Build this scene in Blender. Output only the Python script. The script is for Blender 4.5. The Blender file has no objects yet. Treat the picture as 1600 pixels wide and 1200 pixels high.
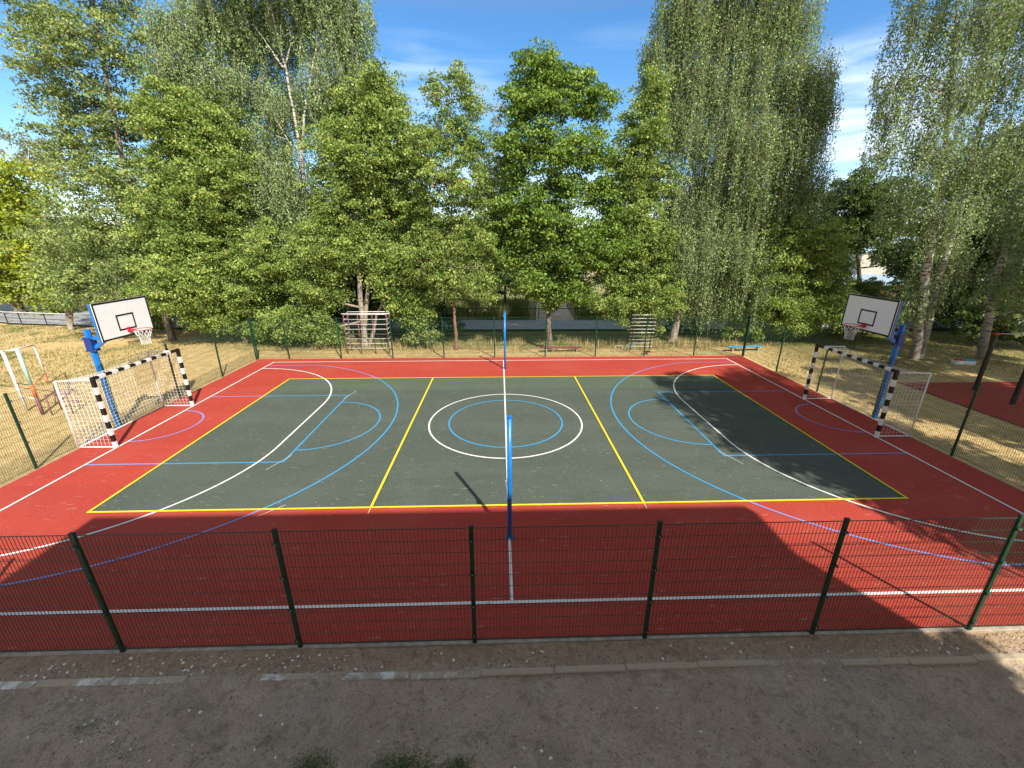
import bpy, math, random
import numpy as np
from mathutils import Vector, Matrix
R = math.radians
sc = bpy.context.scene
col = sc.collection
rng = np.random.default_rng(7)
random.seed(7)

# ---------------------------------------------------------------- camera
cam = bpy.data.cameras.new('camera'); camo = bpy.data.objects.new('camera', cam); col.objects.link(camo)
cam.sensor_width = 36; cam.lens = 36 * 647.6 / 1600
camo.location = (-0.144, -12.232, 5.524)
camo.rotation_euler = (math.pi / 2 - 0.335, 0, -0.0285)
cam.clip_start = 0.05; cam.clip_end = 2000
sc.camera = camo

# ---------------------------------------------------------------- light
SUN = Vector((0.468 * math.cos(R(43.2)), -0.884 * math.cos(R(43.2)), math.sin(R(43.2)))).normalized()
sl = bpy.data.lights.new('sun', 'SUN'); sl.energy = 5.0; sl.angle = R(0.75); sl.color = (1, .945, .84)
so = bpy.data.objects.new('sun', sl); col.objects.link(so); so.location = (8, -16, 20)
so.rotation_euler = SUN.to_track_quat('Z', 'Y').to_euler()
world = bpy.data.worlds.new("World"); sc.world = world; world.use_nodes = True
wn = world.node_tree; wn.nodes.clear()
def N(nt, t, **kw):
    n = nt.nodes.new(t)
    for k, v in kw.items(): setattr(n, k, v)
    return n
def setv(n, **kw):
    for k, v in kw.items():
        n.inputs[k.replace('_', ' ')].default_value = v
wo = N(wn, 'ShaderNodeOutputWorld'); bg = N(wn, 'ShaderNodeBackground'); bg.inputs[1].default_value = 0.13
sky = N(wn, 'ShaderNodeTexSky', sky_type='NISHITA'); sky.sun_disc = False
sky.sun_elevation = R(43.2); sky.sun_rotation = math.atan2(.468, -.884)
sky.altitude = 200; sky.air_density = 1.0; sky.dust_density = 0.25; sky.ozone_density = 3.0
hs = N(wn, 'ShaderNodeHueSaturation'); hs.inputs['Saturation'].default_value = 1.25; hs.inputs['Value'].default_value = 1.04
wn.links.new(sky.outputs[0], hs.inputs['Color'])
# thin wisps of cloud, placed by sky direction
tc = N(wn, 'ShaderNodeTexCoord'); mp = N(wn, 'ShaderNodeMapping'); mp.inputs['Scale'].default_value = (2.2, 2.2, 13)
wn.links.new(tc.outputs['Generated'], mp.inputs[0])
nz = N(wn, 'ShaderNodeTexNoise'); setv(nz, Scale=2.2, Detail=5.0, Roughness=.5, Distortion=.6); wn.links.new(mp.outputs[0], nz.inputs['Vector'])
acc = None
def wmath(op, a, b=None, c=None, clamp=False):
    m = N(wn, 'ShaderNodeMath', operation=op); m.use_clamp = clamp
    for i, v in enumerate((a, b, c)):
        if v is None: continue
        if isinstance(v, (int, float)): m.inputs[i].default_value = v
        else: wn.links.new(v, m.inputs[i])
    return m.outputs[0]
for (az, el, ra, re_, amt) in ((39.5, 11.0, 13, 7.5, .9), (42, 5, 20, 5, .9), (-9, 16.5, 13, 4.5, .36), (0, 5, 70, 5, .6), (16, 20, 9, 1.6, .13), (-52, 21, 6, 4, .5)):
    d = (math.sin(R(az)) * math.cos(R(el)), math.cos(R(az)) * math.cos(R(el)), math.sin(R(el)))
    e = (math.cos(R(az)), -math.sin(R(az)), 0)
    dt = N(wn, 'ShaderNodeVectorMath', operation='DOT_PRODUCT'); dt.inputs[1].default_value = e; wn.links.new(tc.outputs['Generated'], dt.inputs[0])
    sp = N(wn, 'ShaderNodeSeparateXYZ'); wn.links.new(tc.outputs['Generated'], sp.inputs[0])
    a = wmath('DIVIDE', dt.outputs['Value'], math.sin(R(ra))) ; a = wmath('MULTIPLY', a, a)
    b = wmath('SUBTRACT', sp.outputs[2], d[2]); b = wmath('DIVIDE', b, math.sin(R(re_))); b = wmath('MULTIPLY', b, b)
    q = wmath('ADD', a, b); q = wmath('SUBTRACT', 1.0, q, clamp=True); q = wmath('MULTIPLY', q, amt)
    acc = q if acc is None else wmath('MAXIMUM', acc, q)
cl = wmath('SUBTRACT', nz.outputs['Fac'], .36); cl = wmath('MULTIPLY', cl, 3.6, clamp=True)
cl = wmath('MULTIPLY', cl, acc); cl = wmath('MULTIPLY', cl, 1.25, clamp=True)
# broken cloud added overhead, out of view, to brighten the shade
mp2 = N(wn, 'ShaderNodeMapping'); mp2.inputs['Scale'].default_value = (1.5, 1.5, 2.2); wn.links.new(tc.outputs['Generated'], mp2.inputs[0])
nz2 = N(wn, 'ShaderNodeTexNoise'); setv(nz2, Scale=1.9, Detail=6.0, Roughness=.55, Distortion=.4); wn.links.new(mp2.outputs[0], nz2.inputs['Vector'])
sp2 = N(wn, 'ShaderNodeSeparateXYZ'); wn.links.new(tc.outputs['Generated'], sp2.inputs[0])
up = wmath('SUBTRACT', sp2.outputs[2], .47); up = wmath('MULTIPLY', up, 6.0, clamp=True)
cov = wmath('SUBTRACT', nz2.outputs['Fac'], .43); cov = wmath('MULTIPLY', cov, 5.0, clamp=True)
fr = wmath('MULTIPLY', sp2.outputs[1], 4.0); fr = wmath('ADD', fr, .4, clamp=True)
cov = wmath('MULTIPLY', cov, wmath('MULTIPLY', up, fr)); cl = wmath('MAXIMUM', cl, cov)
# unseen sky overhead and behind the camera, desaturated and tinted to neutralise the shade
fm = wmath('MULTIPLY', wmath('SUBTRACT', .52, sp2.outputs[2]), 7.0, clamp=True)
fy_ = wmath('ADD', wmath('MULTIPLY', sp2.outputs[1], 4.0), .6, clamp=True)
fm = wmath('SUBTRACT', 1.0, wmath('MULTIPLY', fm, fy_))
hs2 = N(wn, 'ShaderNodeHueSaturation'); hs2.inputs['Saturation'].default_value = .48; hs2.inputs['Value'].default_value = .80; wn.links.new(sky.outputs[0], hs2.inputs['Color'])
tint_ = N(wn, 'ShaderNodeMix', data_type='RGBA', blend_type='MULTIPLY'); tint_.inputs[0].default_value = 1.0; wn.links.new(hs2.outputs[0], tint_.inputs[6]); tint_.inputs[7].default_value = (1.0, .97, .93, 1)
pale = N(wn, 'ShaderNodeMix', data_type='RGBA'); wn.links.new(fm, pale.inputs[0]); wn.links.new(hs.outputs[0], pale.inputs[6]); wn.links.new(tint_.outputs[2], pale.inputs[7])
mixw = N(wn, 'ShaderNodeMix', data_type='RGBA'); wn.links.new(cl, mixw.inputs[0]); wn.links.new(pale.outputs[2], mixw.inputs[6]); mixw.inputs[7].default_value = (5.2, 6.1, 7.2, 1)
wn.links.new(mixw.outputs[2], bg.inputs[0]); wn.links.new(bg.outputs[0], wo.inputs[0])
vs = sc.view_settings; vs.view_transform = 'Standard'; vs.look = 'None'; vs.gamma = 1; vs.exposure = 0.64; vs.use_curve_mapping = False
sc.cycles.max_bounces = 6; sc.cycles.transparent_max_bounces = 8; sc.cycles.use_denoising = True
sc.render.film_transparent = False

# ---------------------------------------------------------------- materials
def mat(name, rough=.6, spec=.4, metal=0.0):
    m = bpy.data.materials.new(name); m.use_nodes = True
    nt = m.node_tree; b = nt.nodes['Principled BSDF']
    b.inputs['Roughness'].default_value = rough; b.inputs['Specular IOR Level'].default_value = spec; b.inputs['Metallic'].default_value = metal
    return m, nt, b
def ramp(nt, fac, stops, interp='LINEAR'):
    r = N(nt, 'ShaderNodeValToRGB'); cr = r.color_ramp; cr.interpolation = interp
    while len(cr.elements) < len(stops): cr.elements.new(.5)
    for e, (p, c) in zip(cr.elements, stops):
        e.position = p; e.color = (*c, 1) if len(c) == 3 else c
    nt.links.new(fac, r.inputs[0]); return r.outputs[0]
def noise(nt, scale, detail=4, rough=.55, dist=0, vec=None, obj=True, out='Fac'):
    n = N(nt, 'ShaderNodeTexNoise'); setv(n, Scale=scale, Detail=detail, Roughness=rough, Distortion=dist)
    if vec is None:
        t = N(nt, 'ShaderNodeTexCoord'); vec = t.outputs['Object']
    nt.links.new(vec, n.inputs['Vector']); return n.outputs[out]
def mapped(nt, scale=(1, 1, 1), rot=(0, 0, 0), src='Object'):
    t = N(nt, 'ShaderNodeTexCoord'); m = N(nt, 'ShaderNodeMapping'); m.inputs['Scale'].default_value = scale; m.inputs['Rotation'].default_value = rot
    nt.links.new(t.outputs[src], m.inputs[0]); return m.outputs[0]
def mixc(nt, f, a, b, mode='MIX'):
    m = N(nt, 'ShaderNodeMix', data_type='RGBA', blend_type=mode)
    for s, v in ((0, f), (6, a), (7, b)):
        if isinstance(v, (int, float)): m.inputs[s].default_value = v
        elif isinstance(v, tuple): m.inputs[s].default_value = (*v, 1)
        else: nt.links.new(v, m.inputs[s])
    return m.outputs[2]
def mth(nt, op, a, b=None, clamp=False):
    m = N(nt, 'ShaderNodeMath', operation=op); m.use_clamp = clamp
    for i, v in enumerate((a, b)):
        if v is None: continue
        if isinstance(v, (int, float)): m.inputs[i].default_value = v
        else: nt.links.new(v, m.inputs[i])
    return m.outputs[0]
def sstep(nt, v, lo, hi):
    m = N(nt, 'ShaderNodeMapRange', interpolation_type='SMOOTHSTEP'); nt.links.new(v, m.inputs[0])
    m.inputs[1].default_value = lo; m.inputs[2].default_value = hi; return m.outputs[0]
def bump(nt, b, h, strength=.3, dist=.01):
    n = N(nt, 'ShaderNodeBump'); n.inputs['Strength'].default_value = strength; n.inputs['Distance'].default_value = dist
    nt.links.new(h, n.inputs['Height']); nt.links.new(n.outputs[0], b.inputs['Normal'])
def basic(name, c, rough=.5, spec=.4, metal=0.0, var=.18, scale=6.0, bmp=0.0):
    m, nt, b = mat(name, rough, spec, metal)
    f = noise(nt, scale, 5, .6)
    lo = tuple(x * (1 - var) for x in c); hi = tuple(min(1, x * (1 + var)) for x in c)
    nt.links.new(ramp(nt, f, [(.3, lo), (.7, hi)]), b.inputs['Base Color'])
    if bmp: bump(nt, b, noise(nt, scale * 8, 3), bmp, .004)
    return m

def rubber(name, c, stain):
    m, nt, b = mat(name, .85, .25)
    g = mixc(nt, .6, noise(nt, 150, 2, .8), noise(nt, 34, 4, .85))
    base = ramp(nt, g, [(.36, tuple(x * .5 for x in c)), (.5, c), (.64, tuple(min(1, x * 1.6 + .02) for x in c))])
    big = noise(nt, .55, 5, .6, .3)
    base = mixc(nt, mth(nt, 'MULTIPLY', sstep(nt, big, .42, .72), .35), base, stain)
    mid = noise(nt, 3.2, 4, .6)
    base = mixc(nt, mth(nt, 'MULTIPLY', sstep(nt, mid, .5, .75), .16), base, tuple(x * .6 for x in c))
    # short pale scuffs, all running the same way
    sv = mapped(nt, (2.4, 10.0, 1), (0, 0, R(-38)))
    s = noise(nt, 1.6, 3, .5, .2, vec=sv)
    base = mixc(nt, mth(nt, 'MULTIPLY', sstep(nt, s, .64, .71), .26), base, (.44, .37, .32))
    bands = noise(nt, 1.0, 3, .6, vec=mapped(nt, (.12, 1.1, 1)))
    base = mixc(nt, mth(nt, 'MULTIPLY', sstep(nt, bands, .45, .6), .14), base, tuple(min(1, x * 1.6 + .01) for x in c))
    nt.links.new(base, b.inputs['Base Color'])
    bump(nt, b, noise(nt, 150, 2, .7), .5, .004)
    return m
M = {}
M['red'] = rubber('red_rubber', (.345, .040, .026), (.36, .085, .055))
M['green'] = rubber('green_rubber', (.066, .082, .066), (.105, .115, .095))
M['greenb'] = rubber('green_rubber_light', (.072, .098, .068), (.11, .125, .095))
def paint(name, c, wear=.16):
    m, nt, b = mat(name, .7, .3)
    g = noise(nt, 120, 3, .8); f = noise(nt, 5, 4)
    base = ramp(nt, g, [(.3, tuple(x * (1 - wear * 1.6) for x in c)), (.55, c)])
    base = mixc(nt, mth(nt, 'MULTIPLY', sstep(nt, f, .45, .75), .42), base, tuple(x * .5 + .04 for x in c))
    base = mixc(nt, mth(nt, 'MULTIPLY', sstep(nt, noise(nt, 42, 4, .85), .54, .66), .38), base, tuple(x * .45 + .03 for x in c))
    return m, nt, b, base
m, nt, b, base = paint('white_line_paint', (.78, .77, .74)); nt.links.new(base, b.inputs['Base Color']); M['wline'] = m
m, nt, b, base = paint('yellow_line_paint', (.80, .62, .02)); nt.links.new(base, b.inputs['Base Color']); M['yline'] = m
m, nt, b, base = paint('blue_line_paint', (.05, .30, .56))
_, _, _, _ = 0, 0, 0, 0
t = N(nt, 'ShaderNodeTexCoord'); s = N(nt, 'ShaderNodeSeparateXYZ'); nt.links.new(t.outputs['Object'], s.inputs[0])
inx = mth(nt, 'LESS_THAN', mth(nt, 'ABSOLUTE', s.outputs[0]), 9.0); iny = mth(nt, 'LESS_THAN', mth(nt, 'ABSOLUTE', s.outputs[1]), 4.5)
ins = mth(nt, 'MULTIPLY', inx, iny)
nt.links.new(mixc(nt, ins, (.23, .24, .52), base), b.inputs['Base Color']); M['bline'] = m

M['fence'] = basic('dark_green_powder_coat', (.005, .042, .020), .38, .5, 0, .2, 9)
M['wire'] = basic('green_coated_wire', (.012, .055, .032), .45, .5, 0, .2, 3)
M['steel'] = basic('zinc_bolt', (.55, .56, .55), .35, .5, .7, .1, 20)
M['blue'] = basic('blue_gloss_paint', (.006, .17, .56), .32, .5, 0, .15, 5)
M['navy'] = basic('navy_paint', (.008, .04, .22), .35, .5, 0, .15, 5)
M['white'] = basic('white_paint', (.78, .78, .76), .45, .4, 0, .07, 5)
M['black'] = basic('black_paint', (.012, .012, .014), .45, .4, 0, .2, 5)
M['board'] = basic('white_backboard', (.86, .855, .85), .35, .45, 0, .04, 2)
M['rim'] = basic('red_rim_paint', (.55, .02, .03), .4, .4, 0, .15, 9)
M['net'] = basic('white_net_cord', (.76, .76, .73), .8, .2, 0, .08, 20)
M['purple'] = basic('faded_purple_paint', (.21, .075, .10), .6, .3, 0, .35, 7)
M['oldwhite'] = basic('worn_white_paint', (.68, .66, .63), .6, .3, 0, .18, 9)
M['turq'] = basic('pale_turquoise_paint', (.38, .66, .60), .5, .3, 0, .12, 9)
M['orange'] = basic('worn_orange_paint', (.60, .17, .07), .6, .3, 0, .25, 9)
M['postblack'] = basic('charcoal_paint', (.018, .018, .017), .5, .4, 0, .2, 7)
M['benchblue'] = basic('weathered_blue_plank', (.06, .30, .50), .7, .3, 0, .3, 12, .3)
M['benchred'] = basic('weathered_maroon_plank', (.25, .055, .06), .7, .3, 0, .3, 12, .3)
M['concrete'] = basic('pale_concrete', (.36, .31, .25), .9, .2, 0, .3, 9, .5)
m, nt, b = mat('old_concrete', .9, .2)
_c = ramp(nt, noise(nt, 5, 6, .7), [(.35, (.36, .28, .21)), (.48, (.42, .38, .32)), (.56, (.74, .72, .67))])
_t = N(nt, 'ShaderNodeTexCoord'); _s = N(nt, 'ShaderNodeSeparateXYZ'); nt.links.new(_t.outputs['Object'], _s.inputs[0])
_m = mth(nt, 'MAXIMUM', sstep(nt, noise(nt, 1.1, 5, .6, .4), .50, .60), sstep(nt, _s.outputs[0], -1.6, -.4)); _c = mixc(nt, _m, _c, (.46, .37, .27)); _c = mixc(nt, mth(nt, 'MULTIPLY', sstep(nt, noise(nt, 22, 5, .7), .4, .7), .5), _c, (.36, .28, .2)); nt.links.new(_c, b.inputs['Base Color']); bump(nt, b, noise(nt, 40, 5, .7), .7, .012); M['oldkerb'] = m
M['asphalt'] = basic('grey_path_asphalt', (.30, .30, .31), .9, .2, 0, .2, 4, .4)
M['sandpath'] = basic('sandy_track', (.44, .35, .25), .95, .1, 0, .25, 2, .4)
M['plaster'] = basic('cream_plaster', (.55, .52, .46), .85, .2, 0, .1, 2, .2)
M['roofgrey'] = basic('grey_metal_roof', (.32, .40, .48), .5, .4, 0, .12, 2)
M['brick'] = basic('red_brick_wall', (.22, .11, .085), .85, .2, 0, .3, 5, .3)
M['glass'] = basic('dark_window_glass', (.03, .04, .05), .1, .6, 0, .2, 2)
M['stone'] = basic('white_stone', (.82, .80, .75), .85, .3, 0, .2, 30, .3)
M['stoneb'] = basic('tan_stone', (.34, .27, .2), .85, .3, 0, .25, 30, .3)

def barkm(name, c1, c2, birch=False):
    m, nt, b = mat(name, .85, .2)
    if birch:
        v = mapped(nt, (1.3, 1.3, 5.5)); f = noise(nt, 3.0, 5, .65, .3, vec=v)
        base = ramp(nt, f, [(.43, c2), (.51, c1), (.8, tuple(min(1, x * 1.15) for x in c1))])
        sx = N(nt, 'ShaderNodeTexCoord'); sp = N(nt, 'ShaderNodeSeparateXYZ'); nt.links.new(sx.outputs['Object'], sp.inputs[0])
        low = mth(nt, 'SUBTRACT', 1.0, sstep(nt, mth(nt, 'ADD', sp.outputs[2], mth(nt, 'MULTIPLY', noise(nt, 4, 4), 1.6)), .9, 3.6))
        base = mixc(nt, mth(nt, 'MULTIPLY', low, .85), base, (.17, .14, .11))
    else:
        v = mapped(nt, (7, 7, 1.1)); f = noise(nt, 2.2, 6, .7, .4, vec=v)
        base = ramp(nt, f, [(.35, c2), (.62, c1)])
    nt.links.new(base, b.inputs['Base Color']); bump(nt, b, f, .7, .03)
    return m
M['birchbark'] = barkm('birch_bark', (.50, .47, .41), (.05, .045, .04), True)
M['greybark'] = barkm('grey_bark', (.26, .22, .17), (.07, .055, .04))
M['palebark'] = barkm('pale_bark', (.42, .37, .29), (.14, .11, .08))
M['redbark'] = barkm('reddish_bark', (.34, .20, .14), (.10, .06, .045))
M['darkbark'] = barkm('dark_bark', (.14, .11, .085), (.04, .03, .025))

def leafm(name, c_dark, c_mid, c_light, dry=None, trans=.34):
    m, nt, b = mat(name, .5, .35)
    at = N(nt, 'ShaderNodeAttribute', attribute_name='tint')
    stops = [(0, c_dark), (.5, c_mid), (.93, c_light)]
    if dry: stops += [(1.0, dry)]
    c = ramp(nt, at.outputs['Fac'], stops)
    nt.links.new(c, b.inputs['Base Color'])
    tr = N(nt, 'ShaderNodeBsdfTranslucent'); c2 = mixc(nt, .45, c, (.20, .24, .02)); nt.links.new(c2, tr.inputs[0])
    mx = N(nt, 'ShaderNodeMixShader'); mx.inputs[0].default_value = trans
    out = [n for n in nt.nodes if n.type == 'OUTPUT_MATERIAL'][0]
    nt.links.new(b.outputs[0], mx.inputs[1]); nt.links.new(tr.outputs[0], mx.inputs[2]); nt.links.new(mx.outputs[0], out.inputs[0])
    return m
M['l_birch'] = leafm('birch_leaves', (0.128, 0.198, 0.074), (0.247, 0.355, 0.132), (0.448, 0.579, 0.224), (0.399, 0.418, 0.165))
M['l_linden'] = leafm('linden_leaves', (0.109, 0.180, 0.038), (0.240, 0.352, 0.075), (0.490, 0.580, 0.156), (0.522, 0.422, 0.118))
M['l_maple'] = leafm('maple_leaves', (0.084, 0.154, 0.029), (0.167, 0.285, 0.043), (0.348, 0.477, 0.083), (0.330, 0.375, 0.072))
M['l_poplar'] = leafm('poplar_leaves', (0.112, 0.178, 0.055), (0.239, 0.319, 0.101), (0.475, 0.551, 0.173), (0.471, 0.415, 0.139))
M['l_dark'] = leafm('dark_leaves', (0.049, 0.082, 0.025), (0.096, 0.156, 0.042), (0.180, 0.252, 0.070), (0.203, 0.216, 0.076))
M['l_yellow'] = leafm('yellow_green_leaves', (0.174, 0.236, 0.021), (0.321, 0.398, 0.031), (0.529, 0.557, 0.052), (0.544, 0.491, 0.062))
M['l_pale'] = leafm('pale_leaves', (0.157, 0.189, 0.100), (0.246, 0.276, 0.152), (0.384, 0.401, 0.223), (0.392, 0.363, 0.208))
M['g_dry'] = leafm('dry_grass_blades', (.44, .33, .15), (.56, .43, .21), (.68, .54, .30), (.20, .24, .08), .2)
M['g_green'] = leafm('green_weed_blades', (.07, .14, .035), (.11, .22, .055), (.18, .31, .09), (.22, .24, .09), .3)
M['g_tall'] = leafm('tall_grass_blades', (.10, .14, .03), (.17, .20, .05), (.27, .27, .09), (.38, .32, .14), .3)

# ---------------------------------------------------------------- object helpers
def tag(o, label=None, cat=None, group=None, kind=None):
    if label: o['label'] = label
    if cat: o['category'] = cat
    if group: o['group'] = group
    if kind: o['kind'] = kind
    return o
def empty(name, loc=(0, 0, 0), rz=0):
    o = bpy.data.objects.new(name, None); col.objects.link(o); o.location = loc; o.rotation_euler = (0, 0, rz); o.empty_display_size = .2
    return o
class MB:
    """collects boxes, bars and tubes into one mesh"""
    def __init__(s): s.v = []; s.f = []; s.mi = []; s.cur = 0
    def add(s, vs, fs):
        o = len(s.v); s.v += [tuple(map(float, p)) for p in vs]; s.f += [tuple(i + o for i in f) for f in fs]; s.mi += [s.cur] * len(fs)
    def box(s, x0, y0, z0, x1, y1, z1, ch=0.0):
        if ch:
            vs = []
            for z, k in ((z0, ch), (z0 + ch, 0), (z1 - ch, 0), (z1, ch)):
                for (x, y) in ((x0 + ch, y0 + k), (x1 - ch, y0 + k), (x1 - k, y0 + ch), (x1 - k, y1 - ch), (x1 - ch, y1 - k), (x0 + ch, y1 - k), (x0 + k, y1 - ch), (x0 + k, y0 + ch)):
                    vs.append((x, y, z))
            fs = [tuple(range(7, -1, -1)), tuple(range(24, 32))]
            for l in range(3):
                for i in range(8): fs.append((l * 8 + i, l * 8 + (i + 1) % 8, l * 8 + 8 + (i + 1) % 8, l * 8 + 8 + i))
            s.add(vs, fs); return
        s.add([(x0, y0, z0), (x1, y0, z0), (x1, y1, z0), (x0, y1, z0), (x0, y0, z1), (x1, y0, z1), (x1, y1, z1), (x0, y1, z1)],
              [(3, 2, 1, 0), (4, 5, 6, 7), (0, 1, 5, 4), (1, 2, 6, 5), (2, 3, 7, 6), (3, 0, 4, 7)])
    def bar(s, a, b, w, h=None, up=(0, 0, 1)):
        a = Vector(a); b = Vector(b); h = h or w; d = (b - a).normalized(); u = Vector(up)
        if abs(d.dot(u)) > .98: u = Vector((0, 1, 0))
        x = d.cross(u).normalized() * w / 2; y = x.cross(d).normalized() * h / 2
        s.add([a - x - y, a + x - y, a + x + y, a - x + y, b - x - y, b + x - y, b + x + y, b - x + y],
              [(3, 2, 1, 0), (4, 5, 6, 7), (0, 1, 5, 4), (1, 2, 6, 5), (2, 3, 7, 6), (3, 0, 4, 7)])
    def tube(s, pts, r, n=8, cap=True):
        pts = [Vector(p) for p in pts]; rs = r if isinstance(r, (list, tuple)) else [r] * len(pts)
        o = len(s.v); vs = []; ref = None
        for i, p in enumerate(pts):
            d = (pts[min(i + 1, len(pts) - 1)] - pts[max(i - 1, 0)]).normalized()
            if ref is None:
                ref = Vector((1, 0, 0)) if abs(d.x) < .8 else Vector((0, 1, 0))
            x = (ref - d * ref.dot(d)).normalized(); y = d.cross(x); ref = x
            for k in range(n):
                t = 2 * math.pi * k / n; vs.append(p + (x * math.cos(t) + y * math.sin(t)) * rs[i])
        fs = []
        for i in range(len(pts) - 1):
            for k in range(n): fs.append((i * n + k, i * n + (k + 1) % n, (i + 1) * n + (k + 1) % n, (i + 1) * n + k))
        if cap: fs += [tuple(range(n - 1, -1, -1)), tuple(range((len(pts) - 1) * n, len(pts) * n))]
        s.add(vs, fs)
    def build(s, name, mats, parent=None, smooth=False, bevel=0):
        me = bpy.data.meshes.new(name); me.from_pydata(s.v, [], s.f)
        for m in (mats if isinstance(mats, (list, tuple)) else [mats]): me.materials.append(m)
        if any(s.mi): me.polygons.foreach_set('material_index', s.mi)
        if smooth: me.polygons.foreach_set('use_smooth', [True] * len(s.f))
        me.update()
        o = bpy.data.objects.new(name, me); col.objects.link(o)
        if parent: o.parent = parent
        if bevel:
            b = o.modifiers.new('bevel', 'BEVEL'); b.width = bevel; b.segments = 2; b.limit_method = 'ANGLE'
        return o
def copy_tree(o, parent=None):
    c = o.copy(); col.objects.link(c); c.parent = parent
    for ch in list(o.children): copy_tree(ch, c)
    return c
def quads(name, V, tint, material, parent=None, n=4):
    """V: (k,n,3) array of separate n-gons"""
    k = len(V); me = bpy.data.meshes.new(name)
    me.vertices.add(k * n); me.vertices.foreach_set('co', V.astype(np.float32).ravel())
    me.loops.add(k * n); me.loops.foreach_set('vertex_index', np.arange(k * n, dtype=np.int32))
    me.polygons.add(k); me.polygons.foreach_set('loop_start', np.arange(0, k * n, n, dtype=np.int32))
    a = me.attributes.new('tint', 'FLOAT', 'FACE'); a.data.foreach_set('value', tint.astype(np.float32))
    me.materials.append(material); me.update(calc_edges=True)
    o = bpy.data.objects.new(name, me); col.objects.link(o)
    if parent: o.parent = parent
    return o
# ---------------------------------------------------------------- ground sheet
def gmat():
    m, nt, b = mat('ground_soil_and_grass', .95, .12)
    t = N(nt, 'ShaderNodeTexCoord'); s = N(nt, 'ShaderNodeSeparateXYZ'); nt.links.new(t.outputs['Object'], s.inputs[0])
    X, Y = s.outputs[0], s.outputs[1]
    wob = mth(nt, 'MULTIPLY', mth(nt, 'SUBTRACT', noise(nt, .9, 5, .6), .5), 2.2)
    # straw coloured mown grass
    straw = ramp(nt, noise(nt, 2.4, 8, .7), [(.3, (.47, .32, .14)), (.5, (.60, .43, .20)), (.72, (.72, .56, .30))])
    straw = mixc(nt, sstep(nt, noise(nt, 30, 3, .7), .5, .8), straw, (.42, .29, .135))
    green = ramp(nt, noise(nt, 5, 7, .7), [(.3, (.07, .085, .025)), (.6, (.15, .155, .05)), (.8, (.27, .235, .10))])
    gm = sstep(nt, noise(nt, .42, 5, .62, .4), .50, .66)
    far_l = mth(nt, 'ADD', mth(nt, 'MULTIPLY', sstep(nt, mth(nt, 'MULTIPLY', X, -1.0), 16, 26), .75), .22)
    base = mixc(nt, mth(nt, 'MULTIPLY', gm, far_l), straw, green)
    # greener and darker under the trees behind the court
    by = sstep(nt, mth(nt, 'ADD', Y, wob), 8.9, 10.6); bx = sstep(nt, X, -17, -12)
    base = mixc(nt, mth(nt, 'MULTIPLY', mth(nt, 'MULTIPLY', by, bx), .85), base, green)
    ry_ = sstep(nt, mth(nt, 'ADD', Y, wob), 4.4, 6.6); rx_ = sstep(nt, X, 13.5, 16)
    base = mixc(nt, mth(nt, 'MULTIPLY', mth(nt, 'MULTIPLY', ry_, rx_), .7), base, green)
    # far open field
    fy = sstep(nt, Y, 26, 40)
    field = ramp(nt, noise(nt, .11, 6, .6), [(.35, (.15, .19, .06)), (.55, (.33, .30, .14)), (.75, (.50, .42, .26))])
    base = mixc(nt, fy, base, field)
    # trodden dirt in front of the building
    dn = noise(nt, 1.3, 8, .68, .3)
    dirt = ramp(nt, dn, [(.28, (.38, .30, .22)), (.5, (.54, .41, .30)), (.72, (.66, .51, .38))])
    grey = sstep(nt, noise(nt, .75, 6, .65, .6), .50, .68)
    dirt = mixc(nt, mth(nt, 'MULTIPLY', grey, .6), dirt, (.47, .42, .345))
    fine = noise(nt, 46, 4, .75)
    dirt = mixc(nt, sstep(nt, fine, .50, .70), dirt, (.24, .18, .125))
    dirt = mixc(nt, mth(nt, 'MULTIPLY', sstep(nt, noise(nt, 7, 7, .75, .6), .50, .64), .6), dirt, (.25, .185, .13))
    dirt = mixc(nt, mth(nt, 'MULTIPLY', sstep(nt, noise(nt, 3.5, 8, .8, .8), .54, .66), .55), dirt, (.66, .56, .44))
    dirt = mixc(nt, mth(nt, 'MULTIPLY', sstep(nt, noise(nt, 20, 6, .85), .52, .62), .45), dirt, (.30, .23, .165))
    dirt = mixc(nt, mth(nt, 'MULTIPLY', sstep(nt, noise(nt, 70, 2, .8), .60, .68), .8), dirt, (.52, .43, .33))
    mos = mth(nt, 'MULTIPLY', sstep(nt, noise(nt, 2.1, 5, .7, .5), .60, .7), sstep(nt, noise(nt, 25, 3), .42, .6))
    mos = mth(nt, 'MULTIPLY', mos, mth(nt, 'SUBTRACT', 1.0, sstep(nt, X, -.5, 2.0)))
    dirt = mixc(nt, mth(nt, 'MULTIPLY', mos, .6), dirt, (.16, .165, .08))
    # loose sandy backfill along the court edge
    edge = sstep(nt, mth(nt, 'ADD', Y, mth(nt, 'MULTIPLY', wob, .09)), -8.16, -7.95)
    sand = ramp(nt, noise(nt, 11, 8, .75), [(.3, (.26, .17, .11)), (.52, (.50, .33, .21)), (.75, (.64, .45, .30))])
    dirt = mixc(nt, mth(nt, 'MULTIPLY', edge, .8), dirt, sand)
    dirt = mixc(nt, mth(nt, 'MULTIPLY', sstep(nt, mth(nt, 'ADD', X, wob), 6.8, 8.2), .8), dirt, (.60, .44, .24))
    d = mth(nt, 'SUBTRACT', 1.0, sstep(nt, Y, -7.62, -7.5))
    base = mixc(nt, d, base, dirt)
    nt.links.new(base, b.inputs['Base Color'])
    h = mth(nt, 'ADD', noise(nt, 30, 6, .75), mth(nt, 'MULTIPLY', noise(nt, 6, 4, .6), 1.3))
    bump(nt, b, h, .9, .045)
    return m
def axis(parts):
    out = []
    for a, b, n in parts: out += list(np.linspace(a, b, n, endpoint=False))
    return np.array(out + [parts[-1][1]])
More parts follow.
